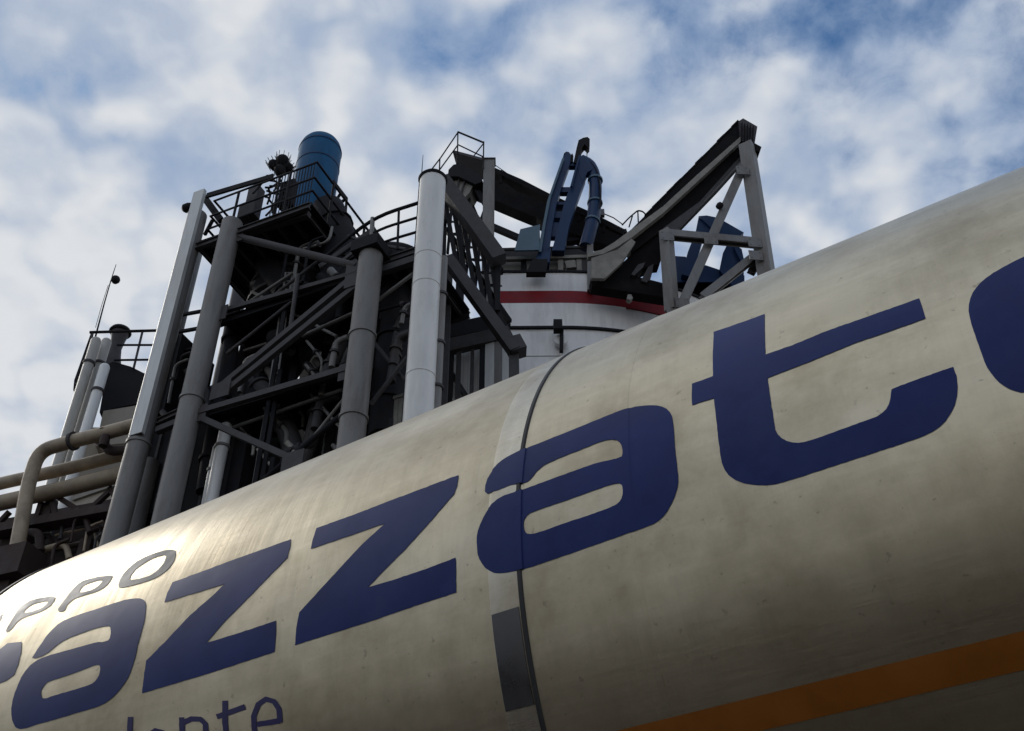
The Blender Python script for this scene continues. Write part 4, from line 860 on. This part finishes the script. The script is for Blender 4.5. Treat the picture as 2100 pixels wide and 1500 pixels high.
for a_, b_ in (((105, 1012), (116, 1066)), ((85, 1030), (70, 1078)), ((122, 1022), (176, 1056)), ((232, 1002), (178, 1052)), ((40, 1040), (70, 1080)), ((226, 1000), (250, 1046)), ((20, 1050), (-20, 1092))): G().bar(NP(a_, .3), NP(b_, .3), .14, .16).build('diagonal', 'rust_dark', t)
G().plate([NP(q, .9) for q in ((-60, 1108), (256, 1050), (240, 1112), (150, 1170), (30, 1240), (-60, 1280))], NP.n*1.5).build('duct_casing', 'rust_dark', t)
G().plate([NP(q, .35) for q in ((76, 1040), (108, 1020), (100, 1062), (84, 1076))], NP.n*.3).build('gusset', 'rust_dark', t)
for x_ in (-480, -230, 20, 180):
    p = NP((x_, 1110 if x_ > 0 else 1110-x_*.18), .4); G().bar(V((p.x, p.y, 0)), p, .35, .35).build('leg', 'rust_dark', t)
for a_, b_ in (((60, 1150), (92, 1146)), ((70, 1158), (80, 1170)), ((20, 1120), (90, 1105)), ((110, 1128), (180, 1112))): G().tube(NP(a_, .6), NP(b_, .6), .04 if a_[0] in (60, 70) else .09, n=8).build('conduit', 'pipe_beige' if a_[0] in (60, 70) else 'rust_dark', t)
c = NP((205, 1010), 2.5); t = thing('bunker', 'pale concrete bunker glimpsed behind the pipes at the left', 'building', (c.x, c.y, 0)); G().plate([V((q.x, q.y, 0)) for q in (NP((150, 1020), 2.5), NP((262, 990), 2.5))]+[NP((262, 985), 2.5), NP((150, 1024), 2.5)], NP.n*3).build('wall', 'concrete', t)
G().plate([NP((148, 1026), 2.4), NP((264, 986), 2.4), NP((264, 980), 2.4), NP((148, 1019), 2.4)], NP.n*3.2).build('coping', 'dust_grey', t)

rnd = random.Random(11)
t = thing('pipework', 'tangle of rusty pipes and cables below the pipe bridge at the lower left', 'pipes', (NP((90, 1120), -.2).x, NP((90, 1120), -.2).y, 0))
for k in range(16):
    x, y = rnd.uniform(-40, 200), 0; y = 1085+rnd.uniform(0, 95)-(x*.30); o_ = rnd.uniform(-.5, .7); l = rnd.uniform(40, 120)
    q = [(x, y), (x+l, y-l*.2+rnd.uniform(-8, 8)), (x+l+rnd.uniform(-8, 14), y-l*.2+rnd.uniform(15, 50))] if k % 3 else [(x, y+40), (x+8, y-10), (x+40, y-22)]
    r_ = rnd.choice((.04, .06, .1, .14)); G().path(rounded([NP(u, o_) for u in q], .3, 4), r_, 10).build('pipe', rnd.choice(('rust_dark', 'rust_dark', 'pipe_beige', 'steel_dark')), t, smooth=50)
p = NP((90, 1120), .2); G().bar(V((p.x, p.y, 0)), p, .15, .15).build('support', 'rust_dark', t)

# ---- pale sheet walls glimpsed between the posts -------------------------------------------------------
def sheet_wall(label, P, q0, q1, top, off, m, n):
    a, b = P(q0, off), P(q1, off); zt_ = P(top, off).z; t = thing('cladding_screen', label, 'cladding', ((a.x+b.x)/2, (a.y+b.y)/2, 0)); a.z = b.z = 0
    for k in range(n):
        p, q = a.lerp(b, k/n), a.lerp(b, (k+.94)/n); G().plate([p, q, q+V((0, 0, zt_)), p+V((0, 0, zt_))], P.n*(.08 if k % 2 else .12)).build('sheet', m, t)
    d = (b-a).normalized(); G().bar(a+V((0, 0, zt_+.05))+P.n*.06, b+V((0, 0, zt_+.05))+P.n*.06, .2, .1).build('coping', 'dust_grey', t)
    return t
sheet_wall('pale sheet wall behind dark posts left of the grey tube column', FP, (628, 860), (716, 845), (690, 772), 2.5, 'silo_white', 7)
sheet_wall('low pale sheet wall between the grey tube column and the white stack', FP, (762, 850), (845, 830), (800, 822), 1.3, 'dust_grey', 6)
sheet_wall('pale sheet wall behind the posts right of the white stack', XP, (930, 770), (1000, 760), (960, 705), .5, 'silo_white', 7)
# vertical infill bars in the right bay of the tower railing
for k in range(14):
    p = ra.lerp(rb, .62+.36*k/13); G().tube(p+V((0, 0, .1)), p+V((0, 0, hr)), .018, n=6).build('infill_bar', 'steel_black', tower)

c = NP((28, 1165), -.7); G().box(c, NP.u*.7, NP.n*.5, V((0, 0, .5))).build('sump_casing', 'rust_dark', t); G().box(V((c.x, c.y, (c.z-.5)/2)), NP.u*.2, NP.n*.2, V((0, 0, (c.z-.5)/2))).build('sump_leg', 'rust_dark', t)
# joint plates with bolts on the trestle
for q in ((1368, 484), (1548, 498), (1523, 350), (1400, 622), (1550, 524), (1458, 492)):
    o_ = RP(q, -.46); gp = G().box(o_, RP.u*.26, RP.n*.015, V((0, 0, .24))).build('gusset', 'steel_grey', t3)
    for i in (-1, 1):
        for j in (-1, 1): G().lathe(o_+RP.u*.17*i+V((0, 0, .15*j))-RP.n*.015, [(.03, -.03), (.03, .0)], 6, axis=-RP.n).build('bolt', 'steel_dark', gp)
